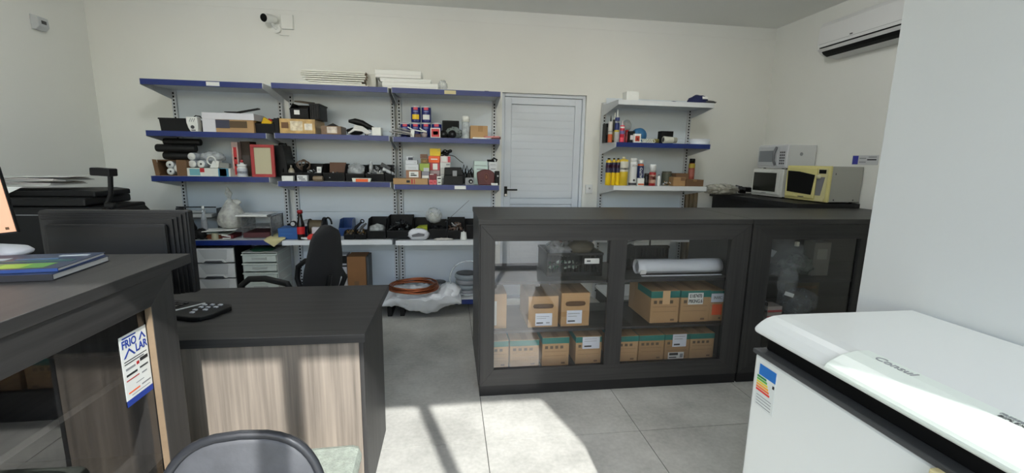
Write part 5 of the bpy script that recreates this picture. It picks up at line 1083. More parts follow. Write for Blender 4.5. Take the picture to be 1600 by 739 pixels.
cartridge('red and pink sealant tube right of the blue one', (1.5877, 4.01, 1.614, 0.0432, 0.1997), M((200, 44, 66), 0.4), [(0.5, 0.7, M((110, 100, 150), 0.5)), (0.05, 0.3, M((216, 70, 90), 0.5)), (0.85, 0.95, PAPER)], M((216, 200, 200), 0.4))
bottle('can', 'short dark red can behind the red sealant tube', 'can', (1.6555, 4.06, 1.614, 0.0409, 0.1186), M((130, 34, 38), 0.4), [(0.2, 0.6, M((150, 60, 60), 0.5))], RED, None, 0.8, 0.15)
bag('plastic_bag', 'clear bag ball hanging behind the sealant tubes', (1.6971, 4.16, 1.7282, 0.0867, 0.1073), 0.08, film((150, 152, 150), 0.4), 51, 0.15)
carton('small_box', 'black and white box in the middle of the tube group', 'box', (1.6821, 4.02, 1.614, 0.0562, 0.1052), 0.06, BLACK, [(-0.3, 0.4, 0.25, 0.65, M((206, 200, 200), 0.5))])
carton('small_box', 'white box with a red picture beside the blue tape', 'box', (1.7255, 3.99, 1.614, 0.0654, 0.0814), 0.06, WHITE, [(-0.35, 0.3, 0.15, 0.75, M((176, 60, 40), 0.5)), (-0.1, 0.1, 0.3, 0.5, INK)])
b0 = (1.7846, 4.08, 1.614, 0.0764, 0.141)
roll_y('tape_roll', 'standing roll of blue masking tape on the right second shelf', 'tape', b0[0], zs + b0[4] / 2 + 0.0005, b0[4] / 2, b0[1], b0[1] + 0.05, M((30, 92, 140), 0.5), M((44, 104, 150), 0.6), DGREY)
t = thing('cable_tie_coil', 'coil of white plastic strip on the right second shelf', 'coil', ((1.8426, 4, 1.6349)[0], 4.03, zs + 0.004))
for k in range(6): part(t, 'turn', MB().tube([(-0.055 + 0.022 * k + 0.018 * math.cos(a), 0.02 * math.sin(a) * 0.6, 0.017 + 0.016 * math.sin(a)) for a in [2 * PI * i / 12 for i in range(12)]], 0.004, 6, True), M((206, 210, 200), 0.5))
b0 = (1.9224, 4.04, 1.614, 0.1341, 0.0598)
t = thing('tape_roll', 'flat roll of olive tape lying behind the white strip', 'tape', (b0[0], 4.10, zs + 0.001)); part(t, 'tape', MB().lathe([(0.035, 0), (0.062, 0), (0.062, 0.04), (0.035, 0.04)], n=22), M((116, 108, 50), 0.5)); part(t, 'core', MB().lathe([(0.030, 0.0), (0.0345, 0.0), (0.0345, 0.041), (0.030, 0.041)], n=22), KRAFT2)
carton('small_box', 'small black box behind the ribbed white hose', 'box', (2.0717, 4.1, 1.614, 0.1206, 0.1205), 0.08, BLACKM, [(-0.2, 0.2, 0.4, 0.55, GREY)])
t = thing('ribbed_hose', 'ribbed white hose rolled on the right second shelf', 'hose', ((1.9872, 4, 1.6502)[0], 4.01, zs + 0.034))
for k in range(11):
    r_ = 0.033 - (0.0006 * k)
    part(t, 'rib', MB().lathe([(r_ * 0.9, 0), (r_, 0.004), (r_, 0.008), (r_ * 0.9, 0.0125)], (0.0130 * k, 0.002 * k, 0.0), 18, axis='x'), M((206, 206, 194), 0.5) if k < 8 else M((150, 150, 136), 0.5))
part(t, 'opening', MB().lathe([(0, -0.001), (0.022, -0.001), (0.022, 0.001)], n=14, axis='x'), DGREY)
t = thing('tray', 'shallow translucent white tray on the right end of the second shelf', 'tray', ((2.3861, 4.02, 1.6488)[0] + 0.0, 4.07, zs + 0.001))
part(t, 'wall', MB().lathe([(0.09, 0.0), (0.098, 0.05), (0.094, 0.05), (0.086, 0.004)], n=26), M((206, 212, 220), 0.4)); part(t, 'bottom', MB().lathe([(0, 0.0005), (0.086, 0.0005), (0.086, 0.004), (0, 0.004)], n=26), M((206, 212, 220), 0.4))

# ------------------------------------------------------------------ right bay, third shelf: cans and cartons
zs = 1.2175
YB_ = M((232, 196, 24), 0.35); PUR = M((46, 40, 72), 0.4)
for k, (lab, b) in enumerate([('yellow and purple foam can, leftmost of the row', (1.466, 3.98, 1.217, 0.0524, 0.2518)), ('yellow and purple foam can, second of the row', (1.5174, 3.99, 1.217, 0.0391, 0.2528)), ('yellow and purple foam can, third of the row', (1.5587, 3.99, 1.217, 0.0386, 0.2536))]):
    bottle('foam_can', lab, 'spray can', b, YB_, [(0.5, 0.96, PUR), (0.68, 0.8, M((120, 50, 76), 0.5))], BLACK, None, 0.5, 0.06, group='yellow foam cans')
bottle('foam_can', 'yellow can with a white label and white cap', 'spray can', (1.617, 3.975, 1.217, 0.0864, 0.2663), M((206, 178, 50), 0.35), [(0.52, 0.9, M((206, 204, 190), 0.5)), (0.6, 0.66, GREY)], M((216, 210, 180), 0.4), None, 0.35, 0.07, group='yellow foam cans')
t = bottle('spray_can', 'tall white spray can with black lettering', 'spray can', (1.7116, 3.98, 1.217, 0.0721, 0.2565), M((214, 216, 216), 0.35), [(0.02, 0.12, M((60, 60, 66), 0.5))], M((222, 224, 222), 0.4), [(0.95, 0), (1, 0.02), (1, 0.9), (0.97, 1)], 0.94, 0.13)
bz = (1.7116, 3.98, 1.217, 0.0721, 0.2565)
text(t, 'lettering', 'EOS', 0.026, (0, -bz[3] / 2 - 0.0012, bz[4] * 0.72), FACE, INK, 0.0004); part(t, 'diamond', MB().prism([(-0.012, bz[4] * 0.2), (0, bz[4] * 0.25), (0.012, bz[4] * 0.2), (0, bz[4] * 0.15)], 'y', -bz[3] / 2 - 0.0015, -bz[3] / 2 - 0.0005), INK)
t = bottle('spray_can', 'dark blue spray can with a white cap and orange ring', 'spray can', (1.7909, 4, 1.217, 0.0602, 0.2403), M((30, 44, 92), 0.35), [(0.9, 0.98, M((196, 96, 50), 0.5))], WHITE, None, 0.85, 0.14)
bz = (1.7909, 4, 1.217, 0.0602, 0.2403)
text(t, 'lettering', 'AUTO', 0.035, (-0.004, -bz[3] / 2 - 0.0012, bz[4] * 0.5), (PI / 2, -PI / 2, 0), PAPER, 0.0004)
carton('small_box', 'small white and orange box in front of the blue spray can', 'box', (1.7759, 3.964, 1.217, 0.0632, 0.0716), 0.03, WHITE, [(-0.45, 0.45, 0.1, 0.3, M((206, 96, 60), 0.5))])
bottle('jar', 'short dark jar behind the red spray can', 'jar', (1.8836, 4.06, 1.217, 0.0519, 0.1147), M((36, 36, 40), 0.4), [(0.3, 0.6, DGREY)], M((60, 52, 48), 0.5), None, 0.9, 0.2)
bottle('spray_can', 'red spray can with a tall white cap', 'spray can', (1.9022, 3.97, 1.217, 0.0635, 0.201), M((156, 34, 36), 0.35), [(0.2, 0.8, M((176, 140, 120), 0.5)), (0.45, 0.7, M((150, 40, 44), 0.5))], M((220, 222, 222), 0.4), None, 0.92, 0.36)
bottle('bottle', 'tiny white bottle beside the red spray can', 'bottle', (1.9634, 3.98, 1.217, 0.0288, 0.1123), WHITE, [], GREY, None, 0.5, 0.15)
bottle('tin_can', 'old metal tin with a dull label behind the small cartons', 'can', (2.1097, 4.08, 1.217, 0.0958, 0.1358), M((92, 90, 74), 0.4), [(0.1, 0.9, M((76, 80, 66), 0.5))], M((80, 82, 74), 0.4), None, 0.98, 0.06)
carton('small_carton', 'kraft carton with a crumpled top on the third right shelf', 'carton', (2.1733, 3.99, 1.217, 0.1239, 0.0847), 0.12, KRAFT2, [(0.1, 0.45, 0.6, 0.95, KRAFTD)])
carton('small_carton', 'brown carton behind the crumpled kraft carton', 'carton', (2.2821, 4.14, 1.217, 0.1353, 0.1179), 0.12, KRAFTD, [(-0.2, 0.2, 0.3, 0.6, KRAFT2)])
carton('small_carton', 'low dark brown carton at the right shelf end', 'carton', (2.3272, 3.98, 1.217, 0.1776, 0.0628), 0.14, M((104, 76, 50), 0.75), [(-0.5, 0.5, 0.82, 0.9, KRAFTD)], tape=KRAFT2)
bottle('spray_can', 'red and yellow spray can with a black cap behind the low carton', 'spray can', (2.3907, 4.14, 1.217, 0.061, 0.2635), M((140, 64, 52), 0.4), [(0.78, 0.97, M((170, 150, 50), 0.5)), (0.4, 0.7, M((160, 90, 76), 0.5))], BLACK, None, 0.9, 0.16)
heap('loose_parts', 'small odds and ends between the tin and the kraft carton', 'fittings', ((2.0529, 4, 1.2391)[0], 4.0, zs), 0.12, 0.04, 0.03, 12, (KRAFT2, LGREY, M((60, 40, 40), 0.5)), 61, (0.008, 0.02))
t = thing('insulation_tubes', 'brown wrapped pipe insulation standing behind the display case', 'insulation', (2.50, 4.385, 0.0))
for k, (x, tilt) in enumerate([(0.0, 0.012), (0.055, 0.02), (0.11, 0.03)]): part(t, 'tube', MB().cyl((x, 0.0, 0.002), (x - tilt, 0.0, 1.16), 0.026, n=14), M((120, 104, 80), 0.5, var=0.15, scale=20))

# ------------------------------------------------------------------ microwaves and clutter on the wall counter
zc = 1.1305
def microwave(label, y0, y1, z0, h, xf, col, doorm, style):
    t = thing('microwave', label, 'microwave', (xf, y0, z0)); w = y1 - y0; d = 3.33 - xf
    part(t, 'cabinet', MB().box(0.02, d, 0.0, w, 0.012, h - 0.002), M((168, 168, 160), 0.45) if style == 'y' else M((206, 208, 208), 0.4), 0.004)
    part(t, 'front_frame', MB().box(0.0, 0.0195, -0.004, w + 0.004, 0.008, h), col, 0.006)
    dy0 = w * (0.27 if style != 'l' else 0.06)
    dr = part(t, 'door', MB().box(-0.012, -0.0005, dy0, w * 0.985, 0.03, h - 0.018), col if style != 'w' else M((190, 194, 198), 0.35), 0.005)
    if style == 'y':
        part(dr, 'window', MB().prism([(dy0 + 0.03, 0.06), (w * 0.93, 0.075), (w * 0.95, h - 0.045), (dy0 + w * 0.4, h - 0.05), (dy0 + 0.01, h - 0.075)], 'x', -0.0145, -0.0125), BLACKM)
        part(t, 'control_panel', MB().box(-0.006, -0.0005, w * 0.04, w * 0.25, 0.03, h - 0.02), M((206, 200, 150), 0.5), 0.002)
        part(t, 'keypad', MB().prism([(w * 0.14, 0.06), (w * 0.255, 0.06), (w * 0.255, h - 0.09), (w * 0.08, h - 0.09)], 'x', -0.009, -0.0065), M((120, 120, 124), 0.5))
        part(t, 'display', MB().box(-0.009, -0.0065, w * 0.07, w * 0.22, h - 0.062, h - 0.03), BLACKM)
        part(t, 'knob', MB().lathe([(0.0, -0.03), (0.016, -0.03), (0.018, -0.0065)], (0, w * 0.20, h - 0.088), 16, axis='x'), M((210, 206, 170), 0.4))
        part(t, 'open_button', MB().box(-0.010, -0.0065, w * 0.06, w * 0.25, 0.012, 0.04), M((210, 204, 156), 0.5), 0.002); part(dr, 'brand_mark', MB().box(-0.0135, -0.0122, w * 0.5, w * 0.64, 0.036, 0.043), DGREY)
        for yy in (0.06, d - 0.06): part(t, 'screw', MB().cyl((yy, -0.002, 0.03), (yy, -0.0002, 0.03), 0.006), DGREY)
        part(t, 'slot', MB().box(0.05, 0.056, -0.001, -0.0002, h - 0.07, h - 0.055), DGREY)
    elif style == 'l':
        part(dr, 'window', MB().box(-0.0145, -0.0125, w * 0.16, w * 0.93, 0.055, h - 0.035), M((38, 40, 36), 0.2)); part(dr, 'brand_mark', MB().box(-0.0135, -0.0122, w * 0.45, w * 0.6, 0.036, 0.043), GREY)
    else:
        part(dr, 'window', MB().box(-0.0145, -0.0125, w * 0.45, w * 0.93, 0.065, h - 0.055), M((128, 134, 140), 0.35))
        part(dr, 'handle', MB().tube([(-0.014, w * 0.33, 0.035), (-0.032, w * 0.345, h * 0.35), (-0.034, w * 0.345, h * 0.65), (-0.014, w * 0.33, h - 0.022)], 0.012), M((104, 106, 112), 0.35))
        part(t, 'control_panel', MB().box(-0.006, -0.0005, w * 0.03, w * 0.25, 0.02, h - 0.015), M((196, 198, 202), 0.4))
        for i in range(5):
            for j in range(3): part(t, 'button', MB().box(-0.008, -0.0065, w * (0.06 + 0.06 * j), w * (0.10 + 0.06 * j), 0.045 + 0.025 * i, 0.06 + 0.025 * i), DGREY)
        lg = part(t, 'logo', MB().cyl((0.14, -0.0025, h * 0.62), (0.14, -0.0003, h * 0.62), 0.016, n=18), GREY)
    for x, y in ((0.05, 0.04), (0.05, w - 0.04), (d - 0.04, 0.04), (d - 0.04, w - 0.04)): part(t, 'foot', MB().cyl((x, y, 0.0), (x, y, 0.0125), 0.012, n=10), BLACK)
    return t
microwave('cream yellow microwave with a dark window on the wall counter', 3.20, 3.66, zc, 0.302, 3.03, M((214, 206, 140), 0.45), None, 'y')
microwave('white microwave with a dark door half hidden behind the cream one', 3.70, 4.10, zc, 0.265, 3.02, M((208, 210, 206), 0.4), None, 'l')
microwave('white microwave with a silver handle stacked on the other white one', 3.70, 4.08, zc + 0.2665, 0.225, 3.04, M((206, 208, 210), 0.4), None, 'w')
t = thing('wall_sign', 'small white and blue printed sign on the right wall above the cream microwave', 'sign', (3.3395, 3.21, 1.486))
part(t, 'plate', MB().box(-0.003, 0, -0.115, 0.115, -0.038, 0.038), M((196, 198, 200), 0.5), 0.0008)
for (y0, y1, z0, z1, m) in [(0.06, 0.112, -0.035, 0.035, M((56, 60, 150), 0.5)), (-0.01, 0.05, 0.01, 0.018, GREY), (-0.01, 0.05, -0.02, -0.012, GREY), (-0.10, -0.02, -0.002, 0.008, INK), (-0.10, -0.03, 0.02, 0.028, GREY)]: part(t, 'print', MB().box(-0.0036, -0.0031, y0, y1, z0, z1), m)
b0 = (2.6985, 4.1, 1.1454, 0.318, 0.1145)
bag('plastic_bag', 'long crumpled clear bag on the wall counter', (b0[0], 4.02, zc, b0[3], 0.10), 0.22, film((186, 184, 172), 0.6), 71, 0.3, sub=4, inner=M((150, 140, 120), 0.6))
b0 = (2.8515, 3.95, 1.1516, 0.2234, 0.1174)
t = thing('electronics_heap', 'heap of black electronic parts between the bag and the white microwaves', 'electronics', (2.97, 4.17, zc + 0.0005))
q = random.Random(12)
for k in range(12): part(t, 'module', MB().rbox((-0.10 + 0.2 * q.random(), -0.03 + 0.12 * q.random(), 0.03 + 0.05 * q.random()), (0.05 + 0.05 * q.random(), 0.04, 0.03 + 0.02 * q.random()), (0.3 * q.random(), 0.3 * q.random(), q.random())), BLACK if k % 4 else GREY, 0.002)

# ------------------------------------------------------------------ inside the display case
def kbox(label, x0, x1, z0, z1, y, d, st, teal=True, holes=False, mat=KRAFT):
    w, h = x1 - x0, z1 - z0
    t = thing('carton', label, 'carton', ((x0 + x1) / 2, y, z0 + 0.0008))
    if holes:
        hz, hw, hh = h * 0.68, w * 0.27, h * 0.075
        corner = [math.atan2(cz - hz, cx) for cx in (-w / 2, w / 2) for cz in (0.0, h)]
        angs = sorted([2 * PI * i / 28 - PI for i in range(28)] + corner)
        mb = MB(); vs = []
        for a in angs:
            ca, sa = math.cos(a), math.sin(a)
            tf = hh / abs(sa) if abs(sa) > 1e-6 else 1e9
            if abs(tf * ca) <= hw: tr = tf
            else: tr = hw * abs(ca) + math.sqrt(max(0.0, (hw * ca) ** 2 - hw * hw + hh * hh))
            to = min((w / 2) / abs(ca) if abs(ca) > 1e-9 else 1e9, ((h - hz) if sa > 0 else hz) / abs(sa) if abs(sa) > 1e-9 else 1e9)
            vs += [(tr * ca, 0.0, hz + tr * sa), (to * ca, 0.0, hz + to * sa)]
        m_ = len(angs)
        mb.add(vs, [(2 * i, 2 * ((i + 1) % m_), 2 * ((i + 1) % m_) + 1, 2 * i + 1) for i in range(m_)])
        mb.add([(-w / 2, 0, 0), (w / 2, 0, 0), (w / 2, d, 0), (-w / 2, d, 0), (-w / 2, 0, h), (w / 2, 0, h), (w / 2, d, h), (-w / 2, d, h)], [(3, 2, 1, 0), (4, 5, 6, 7), (1, 2, 6, 5), (2, 3, 7, 6), (3, 0, 4, 7)])
        part(t, 'body', mb, mat)
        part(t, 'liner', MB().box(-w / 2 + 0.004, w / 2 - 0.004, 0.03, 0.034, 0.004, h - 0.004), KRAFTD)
    else:
        part(t, 'body', MB().box(-w / 2, w / 2, 0, d, 0, h), mat, 0.002)
    part(t, 'flap_seam', MB().box(-0.02, 0.02, -0.0006, d, h, h + 0.0006), KRAFT2)
    if teal:
        part(t, 'teal_band', MB().box(-w / 2 - 0.0004, w / 2 + 0.0004, -0.0012, d * 0.6, h * 0.78, h * 0.985), TEAL, 0, 'teal printed band')
        for k in range(4): part(t, 'handling_mark', MB().box(-w * 0.40 + k * w * 0.19, -w * 0.29 + k * w * 0.19, -0.001, -0.0003, h * 0.60, h * 0.70), M((92, 74, 52), 0.8))
        part(t, 'print_line', MB().box(-w * 0.42, w * 0.42, -0.001, -0.0003, h * 0.50, h * 0.508), KRAFTD); part(t, 'print_line', MB().box(-w * 0.42, w * 0.40, -0.001, -0.0003, h * 0.35, h * 0.357), KRAFTD)
        part(t, 'print_mark', MB().box(w * 0.22, w * 0.36, -0.001, -0.0003, h * 0.06, h * 0.12), KRAFTD)
    for (u0, u1, v0, v1, m) in st:
        part(t, 'label', MB().box(u0 * w, u1 * w, -0.0022, -0.0013, v0 * h, v1 * h), m)
    return t
LB = M((206, 212, 222), 0.6)
WLAB = [(-0.28, 0.30, 0.04, 0.46, LB), (-0.2, 0.2, 0.36, 0.39, GREY), (-0.22, 0.1, 0.13, 0.18, INK)]
def wl(st): return [(a, b, c, d, m) for a, b, c, d, m in st]
def addlab(t, u0, u1, v0, v1, w, h, lines):
    for (a, b, c, d, m) in lines: part(t, 'print_line', MB().box(a * w, b * w, -0.0030, -0.0023, c * h, d * h), m)
z2, z1_, z0_ = 0.372, 0.69, 0.108
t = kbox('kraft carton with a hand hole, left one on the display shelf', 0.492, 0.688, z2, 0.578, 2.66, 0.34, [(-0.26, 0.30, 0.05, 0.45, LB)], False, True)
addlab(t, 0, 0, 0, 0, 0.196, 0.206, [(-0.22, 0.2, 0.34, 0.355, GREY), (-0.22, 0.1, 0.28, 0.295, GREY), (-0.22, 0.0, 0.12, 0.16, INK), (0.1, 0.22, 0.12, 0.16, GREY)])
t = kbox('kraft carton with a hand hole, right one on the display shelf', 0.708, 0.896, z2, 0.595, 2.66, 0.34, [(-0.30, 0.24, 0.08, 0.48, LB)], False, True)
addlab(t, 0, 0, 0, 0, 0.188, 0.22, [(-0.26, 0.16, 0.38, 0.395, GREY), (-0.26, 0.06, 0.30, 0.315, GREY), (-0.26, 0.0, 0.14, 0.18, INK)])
kbox('kraft carton at the left end of the display shelf with a print strip', 0.192, 0.352, z2, 0.600, 2.66, 0.34, [(-0.2, 0.1, 0.1, 0.8, M((196, 196, 186), 0.6))], False)
bc = [(0.192, 0.368, 0.29), (0.378, 0.568, 0.29), (0.588, 0.766, 0.305), (0.815, 0.99, 0.298)]
for k, (a, b, zt) in enumerate(bc):
    st = [(-0.25, 0.42, 0.55, 0.98, LB)] if k == 3 else []
    t = kbox(['teal-banded carton at the bottom left corner of the display', 'teal-banded carton second from left at the display bottom', 'teal-banded carton third from left at the display bottom', 'teal-banded carton with a white sticker beside the centre post'][k], a, b, z0_, zt, 2.655 - 0.01 * (k == 2), 0.36, st)
    if k == 3: addlab(t, 0, 0, 0, 0, b - a, zt - z0_, [(-0.18, 0.3, 0.9, 0.915, GREY), (-0.18, 0.3, 0.82, 0.835, GREY), (-0.18, 0.1, 0.62, 0.67, INK)])
ORL = M((226, 90, 40), 0.6)
t = kbox('large teal-banded carton with a tape strip on the right display shelf', 1.318, 1.518, z2, 0.596, 2.66, 0.36, [(-0.1, 0.16, 0.58, 1.0, M((206, 172, 128), 0.5))])
t = kbox('teal-banded carton with a code label reading E187470', 1.530, 1.738, z2, 0.594, 2.66, 0.36, [(-0.26, 0.26, 0.56, 0.92, PAPER)])
text(t, 'lettering', 'E187470', 0.034, (0, -0.0026, 0.222 * 0.82), FACE, INK, 0.0004, sx=0.74, bold=0.0008); text(t, 'lettering', 'PIKING.6', 0.034, (0, -0.0026, 0.222 * 0.655), FACE, INK, 0.0004, sx=0.74, bold=0.0008)
t = kbox('teal-banded carton with an orange sticker behind the right post', 1.742, 1.845, z2, 0.588, 2.665, 0.36, [(-0.42, 0.46, 0.62, 0.9, LB), (-0.3, 0.40, 0.2, 0.55, ORL)])
text(t, 'lettering', 'INVIC', 0.03, (0.005, -0.0026, 0.216 * 0.76), FACE, INK, 0.0004, sx=0.8)
bc = [(1.068, 1.248), (1.254, 1.434), (1.440, 1.618), (1.624, 1.80)]
for k, (a, b) in enumerate(bc):
    st = [(-0.2, 0.36, 0.50, 1.0, LB), (-0.34, 0.30, 0.02, 0.28, PAPER)] if k == 2 else []
    t = kbox(['teal-banded carton at the bottom just right of the centre post', 'plain teal-banded carton second in the right bottom row', 'teal-banded carton with two white stickers in the right bottom row', 'teal-banded carton at the right end of the bottom row'][k], a, b, z0_, 0.288, 2.66, 0.36, st, mat=KRAFT2 if k in (1, 2) else KRAFT)
    if k == 2: addlab(t, 0, 0, 0, 0, 0.178, 0.18, [(-0.14, 0.3, 0.9, 0.92, GREY), (-0.14, 0.2, 0.8, 0.82, GREY), (-0.14, 0.1, 0.56, 0.62, INK), (-0.3, 0.06, 0.16, 0.26, INK), (-0.3, 0.0, 0.06, 0.1, INK), (0.14, 0.26, 0.06, 0.22, GREY)])
# basket, wrapped goods and paper roll on the upper display shelf
def basket(label, x0, x1, z0, z1, y0, y1):
    t = thing('basket', label, 'basket', ((x0 + x1) / 2, y0, z0 + 0.0008)); w, h, d = x1 - x0, z1 - z0, y1 - y0
    part(t, 'rim', MB().box(-w / 2 - 0.004, w / 2 + 0.004, -0.004, 0.006, h - 0.016, h).box(-w / 2 - 0.004, w / 2 + 0.004, d - 0.006, d + 0.004, h - 0.016, h).box(-w / 2 - 0.004, -w / 2 + 0.006, 0.006, d - 0.006, h - 0.016, h).box(w / 2 - 0.006, w / 2 + 0.004, 0.006, d - 0.006, h - 0.016, h), PLBLK, 0.001)
    part(t, 'bottom', MB().box(-w / 2, w / 2, 0, d, 0.0, 0.028), PLBLK)
    n = max(6, int(w / 0.026))
    for k in range(n + 1): part(t, 'slat', MB().box(-w / 2 + (w - 0.008) * k / n, -w / 2 + (w - 0.008) * k / n + 0.008, -0.001, 0.003, 0.029, h - 0.017), PLBLK)
    part(t, 'back', MB().box(-w / 2, w / 2, d - 0.004, d, 0.029, h - 0.017), PLBLK); part(t, 'side', MB().box(-w / 2, -w / 2 + 0.003, 0.004, d - 0.005, 0.029, h - 0.017), PLBLK); part(t, 'side', MB().box(w / 2 - 0.003, w / 2, 0.004, d - 0.005, 0.029, h - 0.017), PLBLK)
    part(t, 'cross_bar', MB().box(-w / 2, w / 2, -0.0015, 0.0035, h * 0.48, h * 0.55), PLBLK)
    return t
t = basket('black slatted basket behind the left display pane', 0.62, 0.99, 0.69, 0.845, 2.72, 3.02)
part(t, 'tag', MB().box(0.06, 0.16, -0.008, -0.006, 0.085, 0.12), PAPER); part(t, 'tag_print', MB().box(0.075, 0.10, -0.009, -0.0082, 0.098, 0.108), DGREY)
heap('loose_parts', 'green and white pieces inside the left display basket', 'fittings', (0.74, 2.80, 0.722), 0.2, 0.1, 0.05, 22, (M((60, 130, 96), 0.5), M((190, 206, 196), 0.5)), 71, (0.012, 0.03))
bag('plastic_bag', 'grey plastic wrap heaped on the left display basket', (0.74, 2.76, 0.80, 0.19, 0.105), 0.2, film((150, 152, 156), 0.7, 0.2), 72, 0.4)
single('leather_piece', 'olive grey cloth bundle on the left display basket', 'cloth', MB().blob((0, 0, 0.03), (0.09, 0.07, 0.05), 3, 0.2, 2, 3, 0, -0.01), M((84, 78, 64), 0.8), (0.86, 2.80, 0.84))
bag('foam_sheet', 'white foam sheet bulging behind the left basket', (0.90, 2.90, 0.86, 0.26, 0.12), 0.14, M((176, 180, 196), 0.7), 73, 0.12, cat='foam', crease=False)
basket('black slatted basket behind the white paper roll', 1.16, 1.52, 0.69, 0.86, 2.86, 3.10)
t = thing('foam_strip', 'bundle of flat white strips tied with a black band on the basket', 'strips', (1.40, 2.88, 0.8615))
part(t, 'strip', MB().box(-0.13, 0.14, 0, 0.15, 0.0, 0.022), M((196, 200, 200), 0.6), 0.003); part(t, 'strip', MB().box(-0.125, 0.145, 0.0, 0.15, 0.0225, 0.045), M((190, 196, 196), 0.6), 0.003); part(t, 'band', MB().box(-0.02, -0.008, -0.002, 0.152, -0.001, 0.047), BLACK)
t = thing('metal_bracket', 'grey metal bracket hanging over the right basket edge', 'bracket', (1.21, 2.84, 0.862)); part(t, 'bar', MB().rbox((0.02, 0, 0.03), (0.15, 0.02, 0.012), (0, -0.25, 0)), GREY); part(t, 'hook', MB().tube([(-0.05, -0.012, 0.012), (-0.055, -0.014, -0.03), (-0.045, -0.014, -0.06)], 0.006), LGREY)
# paper roll
pa, pb = (1.2313, 2.7, 0.7176), (1.8806, 2.7, 0.7065)
t = thing('paper_roll', 'large loose white paper roll on the upper display shelf', 'roll', (pa[0], 2.74, 0.691))
r_ = 0.055; L = 1.83 - pa[0]
mb = MB(); n, m_ = 44, 12; vs = []
for j in range(m_):
    x = L * j / (m_ - 1)
    for i in range(n):
        a = -0.6 + 2 * PI * 1.6 * i / (n - 1); rr = r_ * (1 - 0.17 * i / (n - 1)) * (1 - 0.10 * math.exp(-((x - L * 0.55) / 0.07) ** 2) * max(0, math.sin(a)))
        vs.append((x, -rr * math.cos(a), r_ * 0.98 + rr * math.sin(a) * 0.95))
mb.add(vs, [(j * n + i, j * n + i + 1, (j + 1) * n + i + 1, (j + 1) * n + i) for j in range(m_ - 1) for i in range(n - 1)], 0, True)
o = part(t, 'sheet', mb, M((216, 220, 224), 0.5)); o.modifiers.new('thick', 'SOLIDIFY').thickness = 0.0015
part(t, 'inner_roll', MB().lathe([(0.028, 0.01), (0.03, 0.01), (0.03, L - 0.02), (0.028, L - 0.02)], (0, 0.005, r_ * 0.9), 18, axis='x'), M((186, 190, 196), 0.6)); part(t, 'loose_edge', MB().box(0.02, L - 0.01, -0.062, -0.045, 0.001, 0.006), M((216, 220, 224), 0.5)); part(t, 'tape', MB().rbox((0.03, -0.054, 0.028), (0.04, 0.004, 0.03), (0.3, 0, 0)), WHITE)

# clutter in the dark end of the display
t = thing('plastic_bag', 'clear plastic bag hanging in the dark end display', 'bag', (2.28, 2.70, 0.66))
part(t, 'film', MB().blob((0, 0.02, 0.13), (0.16, 0.07, 0.13), 81, 0.4, 2.4, 4, 0, 0.003, True), film((206, 212, 216), 0.16)); part(t, 'tail', MB().blob((-0.03, -0.105, 0.0), (0.07, 0.012, 0.09), 82, 0.4, 3, 3, 0, None, True), film((206, 212, 216), 0.14)); part(t, 'clip', MB().rbox((0.06, -0.04, 0.245), (0.02, 0.02, 0.03), (0, 0, 0)), M((206, 206, 190), 0.5)); part(t, 'tag', MB().rbox((-0.02, -0.12, -0.085), (0.07, 0.004, 0.026), (0, 0.3, 0)), PAPER)
single('paper_tag', 'white printed card lying beside the clear bag in the end display', 'card', MB().rbox((0, 0, 0.0), (0.12, 0.004, 0.05), (0.4, 0.3, 0.0)).rbox((-0.01, -0.003, 0.005), (0.03, 0.003, 0.02), (0.4, 0.3, 0)), M((176, 180, 186), 0.6), (2.14, 2.68, 0.85))
carton('small_box', 'grey printed box at the right of the end display upper shelf', 'box', (2.60, 2.72, 0.661, 0.13, 0.24), 0.1, M((120, 118, 110), 0.6), [(-0.3, 0.3, 0.5, 0.8, M((150, 146, 136), 0.6))])
bag('plastic_bag', 'dull grey bag lying on the end display upper shelf', (2.46, 2.70, 0.661, 0.24, 0.14), 0.16, film((120, 126, 120), 0.8), 85, 0.3)
zz = 0.373
ze = sbox('lower red and white box in the end display', (2.235, 2.66, zz, 0.11, 0.045), 0.1, M((170, 160, 152), 0.6), [(-0.5, 0.5, 0.0, 0.45, RED)])
sbox('upper red and white box in the end display', (2.235, 2.66, ze, 0.11, 0.045), 0.1, M((170, 160, 152), 0.6), [(-0.5, 0.5, 0.1, 0.4, RED)])
carton('small_box', 'pale grey carton at the left of the end display lower shelf', 'box', (2.10, 2.78, zz, 0.14, 0.24), 0.12, M((120, 116, 108), 0.7), [(-0.5, -0.1, 0.3, 0.9, M((150, 146, 140), 0.7))])
carton('small_carton', 'olive carton at the right of the end display lower shelf', 'carton', (2.57, 2.78, zz, 0.2, 0.22), 0.12, M((86, 72, 48), 0.7), [(-0.4, 0.4, 0.8, 0.9, KRAFTD)])
heap('black_cables', 'tangle of black cables and plugs in the end display', 'cables', (2.12, 2.70, zz + 0.014), 0.16, 0.08, 0.14, 50, (BLACK, GREY, PLBLK), 86, (0.015, 0.04))
bag('plastic_bag', 'clear bag with dark parts on the end display lower shelf', (2.47, 2.66, zz, 0.26, 0.19), 0.14, film((150, 156, 160), 0.45), 87, 0.3, inner=BLACK)
single('metal_plate', 'upright grey metal strip in the end display', 'strip', MB().rbox((0, 0, 0.14), (0.045, 0.006, 0.26), (0, 0.08, 0)).rbox((0.0, 0.004, 0.02), (0.06, 0.02, 0.02), (0, 0, 0)), M((110, 112, 114), 0.5), (2.40, 2.82, zz + 0.001))

